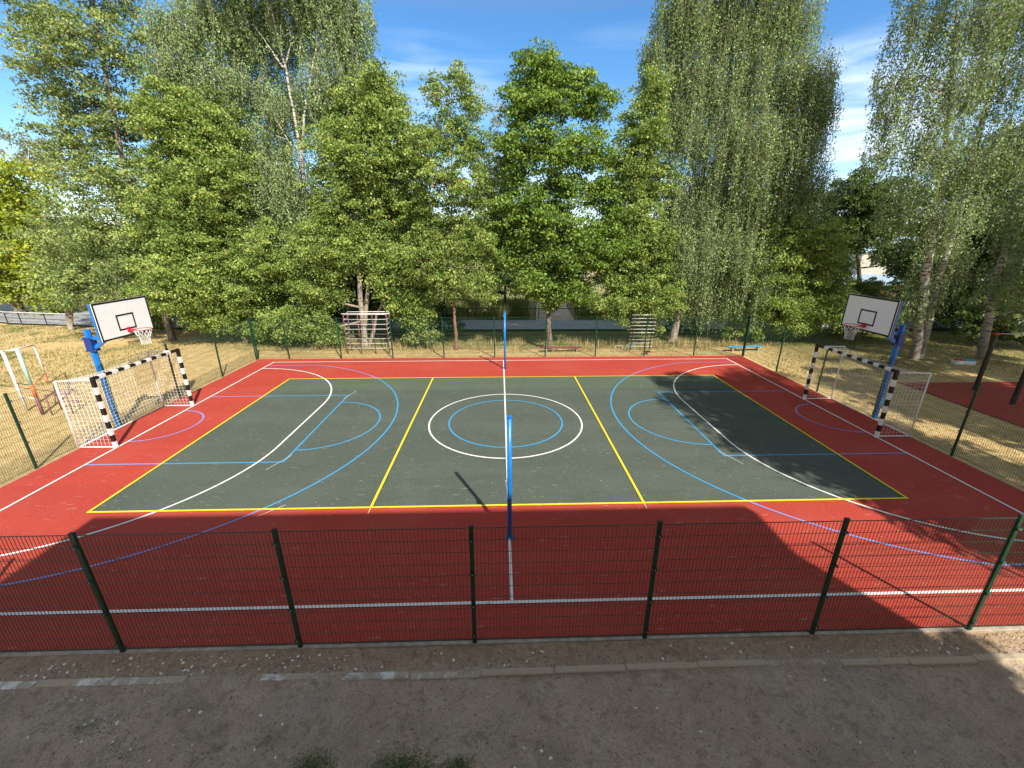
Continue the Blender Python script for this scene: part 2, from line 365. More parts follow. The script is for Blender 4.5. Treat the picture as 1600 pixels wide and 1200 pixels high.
ax = axis([(-500, -60, 8), (-60, -9.5, 50), (-9.5, 9.5, 640), (9.5, 60, 50), (60, 500, 8)])
ay = axis([(-60, -9.8, 25), (-9.8, -7.4, 96), (-7.4, 40, 48), (40, 700, 12)])
def vnoise(x, y, f, seed):
    r = np.random.default_rng(seed).random((97, 97)); x = x * f + 31.7; y = y * f + 57.3
    xi = np.floor(x).astype(int); yi = np.floor(y).astype(int); u = x - xi; v = y - yi
    u = u * u * (3 - 2 * u); v = v * v * (3 - 2 * v)
    a, b = r[xi % 97, yi % 97], r[(xi + 1) % 97, yi % 97]; c, d = r[xi % 97, (yi + 1) % 97], r[(xi + 1) % 97, (yi + 1) % 97]
    return (a * (1 - u) + b * u) * (1 - v) + (c * (1 - u) + d * u) * v
def ground_z(x, y):
    x = np.asarray(x, float); y = np.asarray(y, float)
    z = (vnoise(x, y, 1.1, 1) - .5) * .030 + (vnoise(x, y, 4.1, 2) - .5) * .014 + (vnoise(x, y, 11, 3) - .5) * .010 + (vnoise(x, y, 24, 4) - .5) * .007
    z = z + (vnoise(x, y, 33, 6) - .5) * .018 * np.clip((y + 8.2) / .12, 0, 1)
    near = np.clip((-7.45 - y) / .3, 0, 1) * np.clip((y + 14) / 2, 0, 1)
    step = np.clip((-8.205 - y) / .03, 0, 1) * np.clip((y + 14) / 4, 0, 1) * (.014 + .022 * np.clip((x + 2.5) / 3, 0, 1))
    z = z * near - step - .0; near = 1.0
    back = np.clip((y - 8.2) / 2, 0, 1) * .6
    return -.045 + z * near + (vnoise(x, y, .35, 5) - .35) * .10 * back * np.clip((26 - y) / 6, 0, 1)
gx, gy = np.meshgrid(ax, ay, indexing='ij'); gz = ground_z(gx, gy)
V = np.stack([gx, gy, gz], -1).reshape(-1, 3); nx, ny = len(ax), len(ay)
i = np.arange(nx - 1)[:, None] * ny + np.arange(ny - 1)[None, :]
Fq = np.stack([i, i + ny, i + ny + 1, i + 1], -1).reshape(-1, 4)
me = bpy.data.meshes.new('ground'); me.from_pydata(V.tolist(), [], Fq.tolist()); me.materials.append(gmat())
me.polygons.foreach_set('use_smooth', [True] * len(me.polygons))
go = bpy.data.objects.new('ground', me); col.objects.link(go); tag(go, kind='structure')

# ---------------------------------------------------------------- court
HX, HY = 11.97, 7.70
b = MB()
b.box(-HX, -HY, -.08, HX, HY, 0); tag(b.build('red_court_surface', M['red']), kind='structure')
b = MB()
b.add([(-9, -4.5, .004), (9, -4.5, .004), (9, 3.05, .004), (-9, 3.05, .004)], [(0, 1, 2, 3)]); b.cur = 1
b.add([(-9, 3.05, .004), (9, 3.05, .004), (9, 4.5, .004), (-9, 4.5, .004)], [(0, 1, 2, 3)])
tag(b.build('green_court_surface', [M['green'], M['greenb']]), kind='structure')
zc = [.007]
def line(mb, pts, w=.05, closed=False):
    zc[0] += .0005; z = zc[0]; P = [Vector((p[0], p[1], 0)) for p in pts]; n = len(P); L = []; Rr = []
    for i, p in enumerate(P):
        a = P[i - 1] if (i or closed) else p; c = P[(i + 1) % n] if (i < n - 1 or closed) else p
        d1 = (p - a).normalized() if (p - a).length > 1e-6 else (c - p).normalized(); d2 = (c - p).normalized() if (c - p).length > 1e-6 else d1
        nn = Vector((-(d1 + d2).y, (d1 + d2).x, 0)).normalized(); k = w / 2 / max(.5, nn.dot(Vector((-d1.y, d1.x, 0))))
        L.append(p + nn * k); Rr.append(p - nn * k)
    vs = [(p.x, p.y, z) for p in Rr] + [(p.x, p.y, z) for p in L]; fs = []
    for i in range(n if closed else n - 1): fs.append((i, (i + 1) % n, n + (i + 1) % n, n + i))
    mb.add(vs, fs)
def arc(cx, cy, r, a0, a1, n=64): return [(cx + r * math.cos(R(a0 + (a1 - a0) * i / n)), cy + r * math.sin(R(a0 + (a1 - a0) * i / n))) for i in range(n + 1)]
bl = MB()
for s in (-1, 1):
    key = [(s * 10.95, -2.45), (s * 5.88, -2.45), (s * 5.88, 2.5), (s * 10.95, 2.5)]; line(bl, key)
    a = arc(0, 0, 1.8, -90, 90); line(bl, [(s * (5.88 - x), y) for x, y in a])
    a = arc(0, 0, 6.72, -76, 76, 90); pts = [(s * (10.35 - x), y) for x, y in a]
    line(bl, [(s * 10.95, -6.6)] + [(s * (10.35 - 1.3), -6.6)] + pts + [(s * 9.05, 6.6), (s * 10.95, 6.6)] if False else [(s * 10.95, pts[0][1])] + pts + [(s * 10.95, pts[-1][1])])
    a = arc(0, 0, 1.14, -90, 90, 40); line(bl, [(s * (10.92 - x), y) for x, y in a])
line(bl, arc(0, 0, 1.81, 0, 360)[:-1], closed=True)
tag(bl.build('blue_court_markings', M['bline']), kind='structure')
wl = MB()
line(wl, [(-10.95, -7.08), (10.95, -7.08), (10.95, 7.08), (-10.95, 7.08)], .055, True)
line(wl, [(0, -7.05), (0, 7.05)], .05)
line(wl, arc(0, 0, 2.43, 0, 360, 96)[:-1], .05, True)
for s in (-1, 1):
    pts = [(10.93, -6.05)] + [(10.95 - 4.5 * math.sin(R(t)), -1.55 - 4.5 * math.cos(R(t))) for t in range(4, 91, 3)] + [(10.95 - 4.5 * math.sin(R(t)), 1.55 - 4.5 * math.cos(R(t))) for t in range(90, 177, 3)] + [(10.93, 6.05)]
    line(wl, [(s * x, y) for x, y in pts], .055)
for (x0, y0, x1, y1) in ((-6.12, -2.85, -5.82, -2.1), (-5.9, 2.1, -5.72, 2.95), (6.14, -2.9, 5.85, -2.2), (-3.0, -4.72, -3.0, -4.5), (3.0, -4.72, 3.0, -4.5), (-5.3, -4.75, -4.9, -4.35), (10.8, 2.5, 10.95, 2.5)):
    line(wl, [(x0, y0), (x1, y1)], .012)
tag(wl.build('white_court_markings', M['wline']), kind='structure')
yl = MB()
line(yl, [(-9, -4.5), (9, -4.5), (9, 4.5), (-9, 4.5)], .055, True)
for x in (-3, 3): line(yl, [(x, -4.48), (x, 4.48)], .055)
tag(yl.build('yellow_court_markings', M['yline']), kind='structure')
# pale edging kerb round the rubber
b = MB()
for x0, y0, x1, y1 in ((-12.06, -7.765, 12.06, -7.703), (-12.06, 7.703, 12.06, 7.79), (-12.06, -7.70, -11.973, 7.70), (11.973, -7.70, 12.06, 7.70)):
    b.box(x0, y0, -.2, x1, y1, -.026, .006)
tag(b.build('court_edging_kerb', M['concrete']), kind='structure')
# old half-buried kerb in the dirt: separate lengths, each a little out of line
b = MB(); x = -12.2; k = 0
while x < 8.2:
    L = random.uniform(.96, 1.02); dz = random.uniform(-.020, .004); dy = random.uniform(-.012, .012)
    x1 = x + L
    def cp(xx, yy, zz): return (xx, yy, zz)
    yc = -8.165 + .015 * math.sin(x) + dy
    b.box(x + .006, yc - .055, -.3, x1 - .006, yc + .045, -.030 + dz * .8 + (.0 if k % 3 else .006), .012)
    x = x1; k += 1
tag(b.build('buried_kerb_stones', M['oldkerb']), kind='structure')

# paths beyond the court
def sheet(name, pts, z, m):
    bb = MB(); bb.add([(x, y, z) for x, y in pts], [tuple(range(len(pts)))]); return tag(bb.build(name, m), kind='structure')
sheet('asphalt_path', [(60, 13.2), (60, 16.2), (20, 16.6), (0, 17.3), (-18, 18.6), (-30, 21.5), (-50, 30.0), (-90, 52), (-94, 46), (-54, 24.5), (-34, 17.2), (-22, 15.2), (0, 14.1), (20, 13.7)][::-1][::-1], .085, M['asphalt'])
sheet('sandy_track', [(2.4, 17.3), (5.2, 17.2), (5.6, 24), (8.0, 34), (13, 52), (24, 80), (16, 82), (8, 52), (4.4, 34), (3.0, 24)], .075, M['sandpath'])
sheet('red_playground_surface', [(16.2, -9), (30, -9), (30, 3.3), (16.2, 3.4)], -.02, M['red'])

# ---------------------------------------------------------------- fences
def make_post(h=2.03):
    b = MB(); b.box(-.03, -.02, -.25, .03, .02, h, .004); b.cur = 1
    b.box(-.034, -.024, h - .004, .034, .024, h + .018, .006); b.cur = 0
    o = b.build('post', [M['fence'], M['postblack']])
    for z in (.16, .72, 1.28, 1.84):
        c = MB(); c.box(-.036, -.045, z - .02, .036, -.021, z + .02, .003); c.cur = 1; c.tube([(0, -.044, z), (0, -.056, z)], .008, 8)
        c.build('clamp', [M['fence'], M['steel']], o)
    return o
def make_panel(L, hw=.0048):
    b = MB(); n = round(L / .05); w = .0046
    for i in range(1, n):
        x = -L / 2 + L * i / n; b.box(x - w / 2, -w / 2, .035, x + w / 2, w / 2, 2.0)
    for k in range(11):
        z = .05 + k * .195; b.box(-L / 2 + .01, w / 2 + .0002, z - hw / 2, L / 2 - .01, w / 2 + .0002 + hw, z + hw / 2)
        if k in (0, 10): b.box(-L / 2 + .01, -w / 2 - .0002 - hw, z - hw / 2, L / 2 - .01, -w / 2 - .0002, z + hw / 2)
    return b.build('mesh_panel', M['wire'])
post0 = make_post(); panels = {}
def fence(p0, p1, stations, label, face, hw=.0048):
    """stations along the run, posts there, panels between"""
    t = tag(empty('mesh_fence', (*p0, -.02), math.atan2(p1[1] - p0[1], p1[0] - p0[0])), label, 'fence', 'green mesh fence runs around the court')
    for i, s in enumerate(stations):
        c = copy_tree(post0, t); c.location = (s, 0, 0); c.rotation_euler = (R(random.uniform(-.5, .5)), R(random.uniform(-.5, .5)), 0 if face > 0 else math.pi)
        if i:
            L = round(stations[i] - stations[i - 1] - .055, 3)
            if (L, hw) not in panels: panels[L, hw] = make_panel(L, hw); panels[L, hw].parent = t; q = panels[L, hw]
            else: q = panels[L, hw].copy(); col.objects.link(q); q.parent = t
            q.location = ((s + stations[i - 1]) / 2, 0, 0)
    return t
nearX = [-13.15, -10.62, -8.1, -5.57, -3.07, -.56, 1.94, 4.46, 6.87, 9.38, 12.05]
fence((-13.15, -7.74), (12.05, -7.74), [x + 13.15 for x in nearX], 'long green mesh fence in the foreground, dark in the building shadow beside the bare dirt', 1)
farX = [-12.05, -10.53, -8.0, -5.47, -2.95, -.44, 2.08, 4.60, 7.07, 9.60, 12.11]
fence((-12.05, 7.76), (12.11, 7.76), [x + 12.05 for x in farX], 'far green mesh fence in front of the trees, behind the far touchline', 1, .008)
sy = [-7.66, -5.08, -2.54, 0.0, 2.53, 5.04, 7.68]
fence((-12.09, -7.66), (-12.09, 7.68), [y + 7.66 for y in sy], 'left green mesh fence behind the goal with the sunlit hoop, beside dry grass', 1)
fence((12.12, -7.66), (12.12, 7.68), [y + 7.66 for y in sy], 'right green mesh fence behind the goal in tree shade, beside the red playground', -1)
for ch in list(post0.children): bpy.data.objects.remove(ch)
bpy.data.objects.remove(post0)
# ---------------------------------------------------------------- handball goals
def net_grid(mb, P, nu, nv, r, sag, rs):
    """P(u,v)->point; strands both ways with a little slack"""
    def q(u, v):
        p = Vector(P(u, v)); k = math.sin(math.pi * u) * math.sin(math.pi * v)
        return p + Vector(sag) * k + Vector((rs.uniform(-.008, .008), rs.uniform(-.008, .008), rs.uniform(-.008, .008)))
    G = [[q(i / nu, j / nv) for j in range(nv + 1)] for i in range(nu + 1)]
    for i in range(nu + 1): mb.tube([G[i][j] for j in range(nv + 1)], r, 3, False)
    for j in range(nv + 1): mb.tube([G[i][j] for i in range(nu + 1)], r, 3, False)
def make_goal(label, s):
    """local: mouth faces +x when s=1; origin at the middle of the goal line"""
    t = tag(empty('handball_goal', (0, 0, 0)), label, 'goal', 'striped handball goals')
    W = 1.54; H = 2.04; d = s * -1.0
    def striped(a, b_, n, first):
        mb = MB(); a = Vector(a); b_ = Vector(b_)
        for i in range(n):
            mb.cur = (i + first) % 2
            mb.bar(a + (b_ - a) * (i / n), a + (b_ - a) * ((i + 1) / n), .08, .08, (1, 0, 0) if abs((b_ - a).z) > .5 else (0, 0, 1))
        return mb
    for y in (-W, W): striped((0, y, .0), (0, y, 2.0), 10, 0).build('goal_post', [M['white'], M['black']], t)
    mb = striped((0, -W - .04, 2.04), (0, W + .04, 2.04), 16, 1)
    # both corners are black
    mb.mi[-6:] = [1] * 6; mb.mi[:6] = [1] * 6
    mb.build('crossbar', [M['white'], M['black']], t)
    for y in (-W, W):
        f = MB(); f.tube([(0 + s * -.04, y, .03), (d, y, .03)], .02); f.tube([(d, y, .01), (d, y, 1.98)], .02)
        f.tube([(s * -.04, y, 2.0), (d + s * .02, y, 1.98)], .018)
        f.build('side_frame', M['white'], t, True)
    f = MB(); f.tube([(d, -W, .03), (d, W, .03)], .02); f.build('ground_bar', M['white'], t, True)
    rs = random.Random(5 if s > 0 else 9)
    nb = MB()
    def backp(u, v):
        zt = 1.97 - .13 * math.sin(math.pi * v) ** .8
        return (d + s * .012, -W + 2 * W * v, .04 + (zt - .04) * u)
    net_grid(nb, backp, 18, 28, .0028, (-s * .05, 0, 0), rs)
    for y in (-W, W): net_grid(nb, lambda u, v: (s * -.05 + (d + s * .02) * v, y, .04 + 1.94 * u), 18, 9, .0028, (0, -.06 * (1 if y > 0 else -1), 0), rs)
    net_grid(nb, lambda u, v: (s * -.05 + (d + s * .02) * u, -W + 2 * W * v, 2.0 - .03 * u - .14 * u * math.sin(math.pi * v) ** .8), 9, 28, .0028, (0, 0, -.08), rs)
    nb.build('goal_net', M['net'], t)
    return t
g = make_goal('left striped goal with white net in full sun, below the sunlit hoop', 1); g.location = (-10.97, .04, .0)
g = make_goal('right striped goal with white net in tree shade, beside the red playground', -1); g.location = (10.95, .07, .0)

# ---------------------------------------------------------------- basketball hoops
def make_hoop(label, s):
    """s=+1: pole at negative x end, board faces +x. origin at pole base"""
    t = tag(empty('basketball_hoop', (0, 0, 0)), label, 'basketball hoop', 'basketball hoops behind the goals')
    p = MB(); p.tube([(0, 0, -.2), (0, 0, 3.06)], .085, 6); p.build('pole', M['blue'], t, bevel=.004)
    p = MB()
    for z in (2.42, 2.78): p.box(-.115, -.115, z, .115, .115, z + .055, .004)
    p.box(-.10, -.10, 2.476, .10, .10, 2.779, .004)
    sl_ = p.build('clamp_sleeve', M['navy'], t)
    for z in (2.447, 2.807):
        for y in (-.085, .085): q = MB(); q.tube([(-.15, y, z), (.15, y, z)], .009, 8); q.build('bolt', M['steel'], sl_)
    D = 1.16 * s
    p = MB(); p.bar((.1 * s, 0, 2.52), (D - .10 * s, 0, 3.18), .10, .10); p.bar((.1 * s, 0, 2.80), (.56 * s, 0, 2.82), .09, .09)
    p.build('arm', M['blue'], t, bevel=.004)
    bo = Vector((D, .05, 0)); z0, z1 = 2.87, 3.91
    p = MB()
    x0, x1 = sorted((D - .10 * s, D - .035 * s))
    for y in (-.87, .87 - .0):
        p.box(x0, .05 + y - .03, z0 + .012, x1, .05 + y + .03, z1 - .012, .003)
    for z in (z0 + .045, z1 - .045, 3.3): p.box(x0 + .004, .05 - .838, z - .03, x1 - .004, .05 + .838, z + .03, .003)
    p.build('board_frame', M['blue'], t)
    x0, x1 = sorted((D - .02 * s, D))
    p = MB(); p.box(x0, .05 - .9, z0, x1, .05 + .9, z1); bd = p.build('backboard', M['board'], t)
    p = MB(); xa, xb = sorted((D + .0005 * s, D + .004 * s))
    def rect(y0, za, y1, zb, w):
        p.box(xa, y0, za, xb, y1, za + w); p.box(xa, y0, zb - w, xb, y1, zb); p.box(xa, y0, za + w, xb, y0 + w, zb - w); p.box(xa, y1 - w, za + w, xb, y1, zb - w)
    rect(.05 - .9, z0, .05 + .9, z1, .048); rect(.05 - .295, 3.06, .05 + .295, 3.51, .045)
    xe, xf = sorted((D - .034 * s, D - .0205 * s)); p.box(xe, .05 - .906, z0 - .006, xf, .05 + .906, z1 + .006)
    p.build('board_marking', M['black'], bd)
    p = MB(); x0, x1 = sorted((D + .005 * s, D + .14 * s))
    p.box(x0, .05 - .06, 3.0, x0 + .01 if s > 0 else x1, .05 + .06, 3.12) if s > 0 else p.box(x1 - .01, .05 - .06, 3.0, x1, .05 + .06, 3.12)
    p.bar((D + .01 * s, .05, 3.04), (D + .17 * s, .05, 3.04), .11, .03)
    p.bar((D + .01 * s, .05, 2.97), (D + .15 * s, .05, 3.03), .05, .02)
    c = (D + .39 * s, .05)
    ring = [(c[0] + .225 * math.cos(2 * math.pi * k / 32), c[1] + .225 * math.sin(2 * math.pi * k / 32), 3.055) for k in range(33)]
    p.tube(ring, .011, 8, False); p.build('rim', M['rim'], t)
    p = MB(); n = 12; rows = [(0, .222), (.09, .185), (.18, .152), (.27, .125), (.36, .112), (.43, .12)]
    for k in range(n):
        for sgn in (1, -1):
            pts = []
            for i, (dz, r) in enumerate(rows):
                a = 2 * math.pi * (k + sgn * i * .5) / n; pts.append((c[0] + r * math.cos(a), c[1] + r * math.sin(a), 3.04 - dz))
            p.tube(pts, .0045, 4, False)
    p.build('hoop_net', M['net'], t)
    return t
h = make_hoop('blue pole hoop with sunlit white backboard above the left goal', 1); h.location = (-12.16, .0, 0)
h = make_hoop('blue pole hoop with shaded grey-white backboard above the right goal', -1); h.location = (12.19, .0, 0)

# ---------------------------------------------------------------- volleyball posts
def make_vpost():
    t = empty('net_post')
    p = MB(); p.tube([(0, 0, -.05), (0, 0, 2.56)], .043, 16); p.build('tube', M['blue'], t, True)
    p = MB(); p.tube([(0, 0, 2.561), (0, 0, 2.59)], .047, 16); p.build('cap', M['blue'], t)
    p = MB(); p.tube([(0, 0, .001), (0, 0, .012)], .085, 20); p.build('base_collar', M['navy'], t)
    for z in (.9, 1.75, 2.4): p = MB(); p.tube([(-.04, 0, z), (-.075, 0, z), (-.085, 0, z + .03)], .008, 6); p.build('net_hook', M['steel'], t)
    p = MB(); p.box(-.08, -.03, 1.18, -.045, .03, 1.30, .004); p.build('winch', M['steel'], t)
    return t
v = make_vpost(); v.location = (0.0, -5.54, 0); tag(v, 'blue volleyball net post at the near end of the halfway line', 'net post', 'volleyball net posts')
v2 = copy_tree(v); v2.location = (.05, 5.72, 0); tag(v2, 'blue volleyball net post at the far end of the halfway line', 'net post')

# ---------------------------------------------------------------- climbing frame behind the far fence
t = tag(empty('climbing_frame', (-6.93, 8.68, -.04)), 'maroon and white tubular climbing frame behind the far fence', 'climbing frame')
xs = (-1.06, -.36, .36, 1.06)
for x in xs:
    p = MB(); p.tube([(x, 0, -.1), (x, 0, 2.06)], .024); p.build('upright', M['purple'], t, True)
for x in (-1.06, 1.06):
    p = MB(); p.tube([(x, .62, -.1), (x, .62, 2.06)], .024); p.build('upright', M['purple'], t, True)
for k in range(8):
    z = .30 + k * .247; p = MB()
    p.tube([(-1.1, 0, z), (1.1, 0, z)], .014, 6); p.build('rung', M['oldwhite'], t, True)
    for x in (-1.06, 1.06):
        p = MB(); p.tube([(x, .0, z), (x, .62, z)], .013, 6); p.build('side_rung', M['oldwhite'], t, True)
p = MB(); p.tube([(-1.15, 0, 2.075), (1.25, 0, 2.075)], .022, 6); p.tube([(-1.06, .62, 2.07), (1.06, .62, 2.07)], .02, 6); p.build('top_rail', M['oldwhite'], t, True)
# wall-bar ladder
t = tag(empty('ladder_frame', (7.25, 8.75, -.04)), 'white rung ladder frame in the shade beside the leaning birch trunk', 'climbing frame')
for x in (-.52, .52):
    p = MB(); p.tube([(x, .25, -.1), (x * .95, 0, 2.0)], .022); p.build('upright', M['postblack'], t, True)
for k in range(10):
    z = .22 + k * .19; p = MB(); p.tube([(-.64, .25 * (1 - z / 2), z), (.64, .25 * (1 - z / 2), z)], .016, 6); p.build('rung', M['oldwhite'], t, True)
# little hurdles
for i, (x, m, lab, w, h) in enumerate(((6.0, 'oldwhite', 'small bent white tube hurdle, left of the green one', .36, .36), (6.62, 'turq', 'small green tube hurdle, right of the white one', .44, .38))):
    t = tag(empty('hurdle', (x, 8.6, -.03), R(-8)), lab, 'hurdle', 'low tube hurdles behind the far fence')
    p = MB(); p.tube([(-w * .5 - .04, 0, -.05), (-w * .5, 0, h * .85), (-w * .42, 0, h)], .016); p.build('leg', M[m], t, True)
    p = MB(); p.tube([(w * .5, 0, -.05), (w * .5, 0, h * .85), (w * .42, 0, h)], .016); p.build('leg', M[m], t, True)
    p = MB(); p.tube([(-w * .42, 0, h), (w * .42, 0, h)], .016); p.build('top_bar', M[m], t, True)
# benches
def bench(label, x, y, L, h, m, rz=0.0, tilt=0):
    t = tag(empty('plank_bench', (x, y, -.04), rz), label, 'bench')
    for k in (-1, 1):
        p = MB(); p.box(k * (L / 2 - .25) - .04, -.10, -.1, k * (L / 2 - .25) + .04, .10, h - .035, .005); p.build('leg', M['concrete'], t)
    p = MB()
    for k in range(2): p.box(-L / 2, -.14 + k * .145, h - .034, L / 2, -.005 + k * .145, h, .005)
    p.build('seat', M[m], t); return t
bench('low maroon plank bench behind the far fence, under the bright green maple', 3.05, 8.78, 2.1, .26, 'benchred')
bench('low blue plank bench at the far right corner of the fence', 12.75, 8.7, 1.95, .27, 'benchblue', R(5))
t = tag(empty('stool', (7.35, 8.15, -.04)), 'tiny dark stool standing right behind the far fence', 'stool')
p = MB(); p.tube([(0, 0, -.05), (0, 0, .13)], .03); p.build('leg', M['postblack'], t)
p = MB(); p.box(-.18, -.12, .131, .18, .12, .16, .006); p.build('seat', M['postblack'], t)

# ---------------------------------------------------------------- exercise frames at the left
t = tag(empty('pull_up_frame', (0, 0, -.04)), 'old white, turquoise and orange tube frame on the dry grass at the left edge', 'exercise frame')
def seg(name, a, b_, r, m): p = MB(); p.tube([a, b_], r, 8); return p.build(name, M[m], t, True)
A, B_, C_ = (-16.43, 1.39), (-15.60, 1.09), (-18.69, 4.37)
seg('upright', (*A, -.1), (*A, 2.15), .045, 'oldwhite')
for z0, z1, m in ((-.1, .62, 'purple'), (.62, 1.05, 'orange'), (1.05, 2.3, 'turq')): seg('upright', (*B_, z0), (*B_, z1), .05, m)
for z0, z1, m in ((-.1, .45, 'orange'), (.45, 1.62, 'oldwhite')): seg('upright', (*C_, z0), (*C_, z1), .03, m)
D_ = (-19.6, 2.6)
seg('upright', (*D_, -.1), (*D_, 1.7), .03, 'oldwhite')
seg('top_bar', (*B_, 2.27), (*C_, 1.6), .025, 'oldwhite'); seg('top_bar', (*A, 2.13), (*B_, 2.24), .025, 'oldwhite'); seg('top_bar', (*A, 2.1), (*D_, 1.68), .025, 'oldwhite')
seg('low_bar', (*A, .55), (*B_, .55), .018, 'oldwhite'); seg('low_bar', (*B_, .98), (*C_, .42), .016, 'orange'); seg('low_bar', (*A, 1.02), (*B_, 1.04), .012, 'postblack')
t = tag(empty('low_bar_frame', (-15.2, 1.45, -.04), R(20)), 'low dark purple bar frame beside the turquoise upright at the left', 'exercise frame')
for x, y in ((-.15, .1), (.42, 0), (.42, -.5), (-.15, -.42)):
    p = MB(); p.tube([(x, y, -.1), (x, y, .72)], .02); p.build('leg', M['purple'], t, True)
for a, b_ in (((-.15, .1, .72), (.42, 0, .72)), ((.42, 0, .72), (.42, -.5, .72)), ((-.15, .1, .3), (.42, 0, .3)), ((-.15, -.42, .72), (.42, -.5, .72))):
    p = MB(); p.tube([a, b_], .018); p.build('bar', M['purple'], t, True)

# ---------------------------------------------------------------- workout bars at the right
def workout(label, x, y, L, h):
    t = tag(empty('workout_bar', (x, y, -.02), R(-3)), label, 'workout bar', 'black workout bars on the red playground')
    for k, dx in enumerate((0, L)):
        p = MB(); p.box(dx - .055, -.055, -.1, dx + .055, .055, h, .006); q = p.build('post', M['postblack'], t)
        p = MB(); p.box(dx - .07, -.07, h - .10, dx + .07, .07, h - .04, .004); p.build('clamp', M['rim'], q)
    p = MB(); p.tube([(.056, 0, h - .07), (L - .056, 0, h - .07)], .017); p.build('bar', M['steel'], t, True)
workout('tall black workout bar with red clamps, farther from the court fence', 18.34, 2.45, 2.4, 2.3)
workout('tall black workout bar with red clamps, nearer the right edge', 18.1, 1.0, 2.4, 2.35)
t = tag(empty('painted_block', (21.75, 6.02, -.03), R(-12)), 'low white block with red and blue painted top on the shaded grass', 'painted block')
p = MB(); p.box(-.42, -.16, -.05, .42, .16, .17, .03); p.build('block', M['oldwhite'], t)
p = MB(); p.box(-.40, -.14, .171, -.02, .14, .20, .01); p.build('top_plank', M['rim'], t); p = MB(); p.box(.02, -.14, .171, .40, .14, .20, .01); p.build('top_plank', M['benchblue'], t)

# ---------------------------------------------------------------- low rail beside the path
t = tag(empty('pipe_railing', (0, 0, 0)), 'low black pipe railing along the path behind the trees', 'railing')
pts = [(8, 17.95), (0, 18.05), (-10, 18.7), (-18, 19.4)]
pl = []
for (x0, y0), (x1, y1) in zip(pts, pts[1:]):
    n = max(1, round(math.hypot(x1 - x0, y1 - y0) / 2.6))
    for i in range(n): pl.append((x0 + (x1 - x0) * i / n, y0 + (y1 - y0) * i / n))
pl.append(pts[-1])
for x, y in pl:
    p = MB(); p.tube([(x, y, -.1), (x, y, .78)], .028, 6); p.build('post', M['postblack'], t)
p = MB(); p.tube([(x, y, .79) for x, y in pts], .026, 6); p.build('rail', M['postblack'], t)
t = tag(empty('pipe_railing', (0, 0, 0)), 'low pipe railing in front of the bright road at the far left', 'railing')
pts = [(-28.9, 16.3), (-34.4, 17.4), (-42, 21.0)]
for x, y in ((-28.9, 16.3), (-31.1, 16.75), (-33.26, 17.2), (-34.4, 17.4), (-36.9, 18.6), (-39.5, 19.8), (-42, 21.0)):
    p = MB(); p.tube([(x, y, -.1), (x, y, .8)], .03, 6); p.build('post', M['postblack'], t)
p = MB(); p.tube([(x, y, .82) for x, y in pts], .028, 6); p.build('rail', M['oldwhite'], t)
p = MB(); p.tube([(x, y, .42) for x, y in pts], .02, 6); p.build('rail', M['postblack'], t)

# ---------------------------------------------------------------- far buildings
def shed(name, label, cat, x0, y0, w, d, h, wm, rm, rz=0, wins=3, gable=0.0):
    t = tag(empty(name, (x0, y0, 0), rz), label, cat)
    p = MB(); p.box(0, 0, -.3, w, d, h); p.build('wall', M[wm], t)
    p = MB()
    if gable:
        p.add([(-.3, -.3, h), (w + .3, -.3, h), (w + .3, d + .3, h), (-.3, d + .3, h), (-.3, d / 2, h + gable), (w + .3, d / 2, h + gable)], [(0, 1, 5, 4), (2, 3, 4, 5), (0, 4, 3), (1, 2, 5), (3, 2, 1, 0)])
    else:
        p.add([(-.25, -.35, h + .002), (w + .25, -.35, h + .002), (w + .25, d + .35, h + .45), (-.25, d + .35, h + .45), (-.25, -.35, h + .12), (w + .25, -.35, h + .12), (w + .25, d + .35, h + .57), (-.25, d + .35, h + .57)],
              [(3, 2, 1, 0), (4, 5, 6, 7), (0, 1, 5, 4), (1, 2, 6, 5), (2, 3, 7, 6), (3, 0, 4, 7)])
    p.build('roof', M[rm], t)
    for k in range(wins):
        x = w * (k + .5) / wins; p = MB(); p.box(x - .5, -.03, h * .42, x + .5, -.003, h * .8); f = p.build('window', M['white'], t)
        p = MB(); p.box(x - .43, -.05, h * .42 + .07, x - .03, -.031, h * .8 - .07); p.box(x + .03, -.05, h * .42 + .07, x + .43, -.031, h * .8 - .07); p.build('pane', M['glass'], f)
    return t
shed('garage', 'low white building with grey roof far across the field, seen left of the leaning birch', 'building', 14, 80, 13, 7, 2.6, 'plaster', 'roofgrey', 0, 4)
shed('garage', 'long brick shed with pale blue roof behind the right hoop', 'building', 29.5, 25, 13, 5, 1.75, 'brick', 'roofgrey', R(-14), 0)
shed('house', 'far gabled house beyond the blue roofed shed', 'building', 60, 58, 11, 8, 3.6, 'plaster', 'roofgrey', R(-20), 3, 2.4)
shed('garage', 'long low wall-like garage row behind the birches at the right edge', 'building', 44, 22, 14, 5, 2.2, 'plaster', 'roofgrey', R(-18), 4)
# the building behind the camera that shades the near touchline
t = tag(empty('school_building', (0, 0, 0)), 'building behind the photographer that shades the foreground', 'building')
p = MB(); p.box(-4.75, -30, -.3, 8.93, -12.95, 7.28); p.build('wall', M['plaster'], t)
p = MB(); p.box(-4.97, -30.2, 7.281, 8.95, -11.78, 7.58, .01); p.build('roof', M['concrete'], t)
for zf in (.9, 4.3):
    for x in (-3.5, -1.3, .9, 3.1, 5.3, 7.3):
        p = MB(); p.box(x - .75, -12.949, zf, x + .75, -12.90, zf + 1.7, .01); f = p.build('window', M['white'], t)
        p = MB(); p.box(x - .68, -12.899, zf + .07, x - .04, -12.885, zf + 1.63); p.box(x + .04, -12.899, zf + .07, x + .68, -12.885, zf + 1.63); p.build('pane', M['glass'], f)
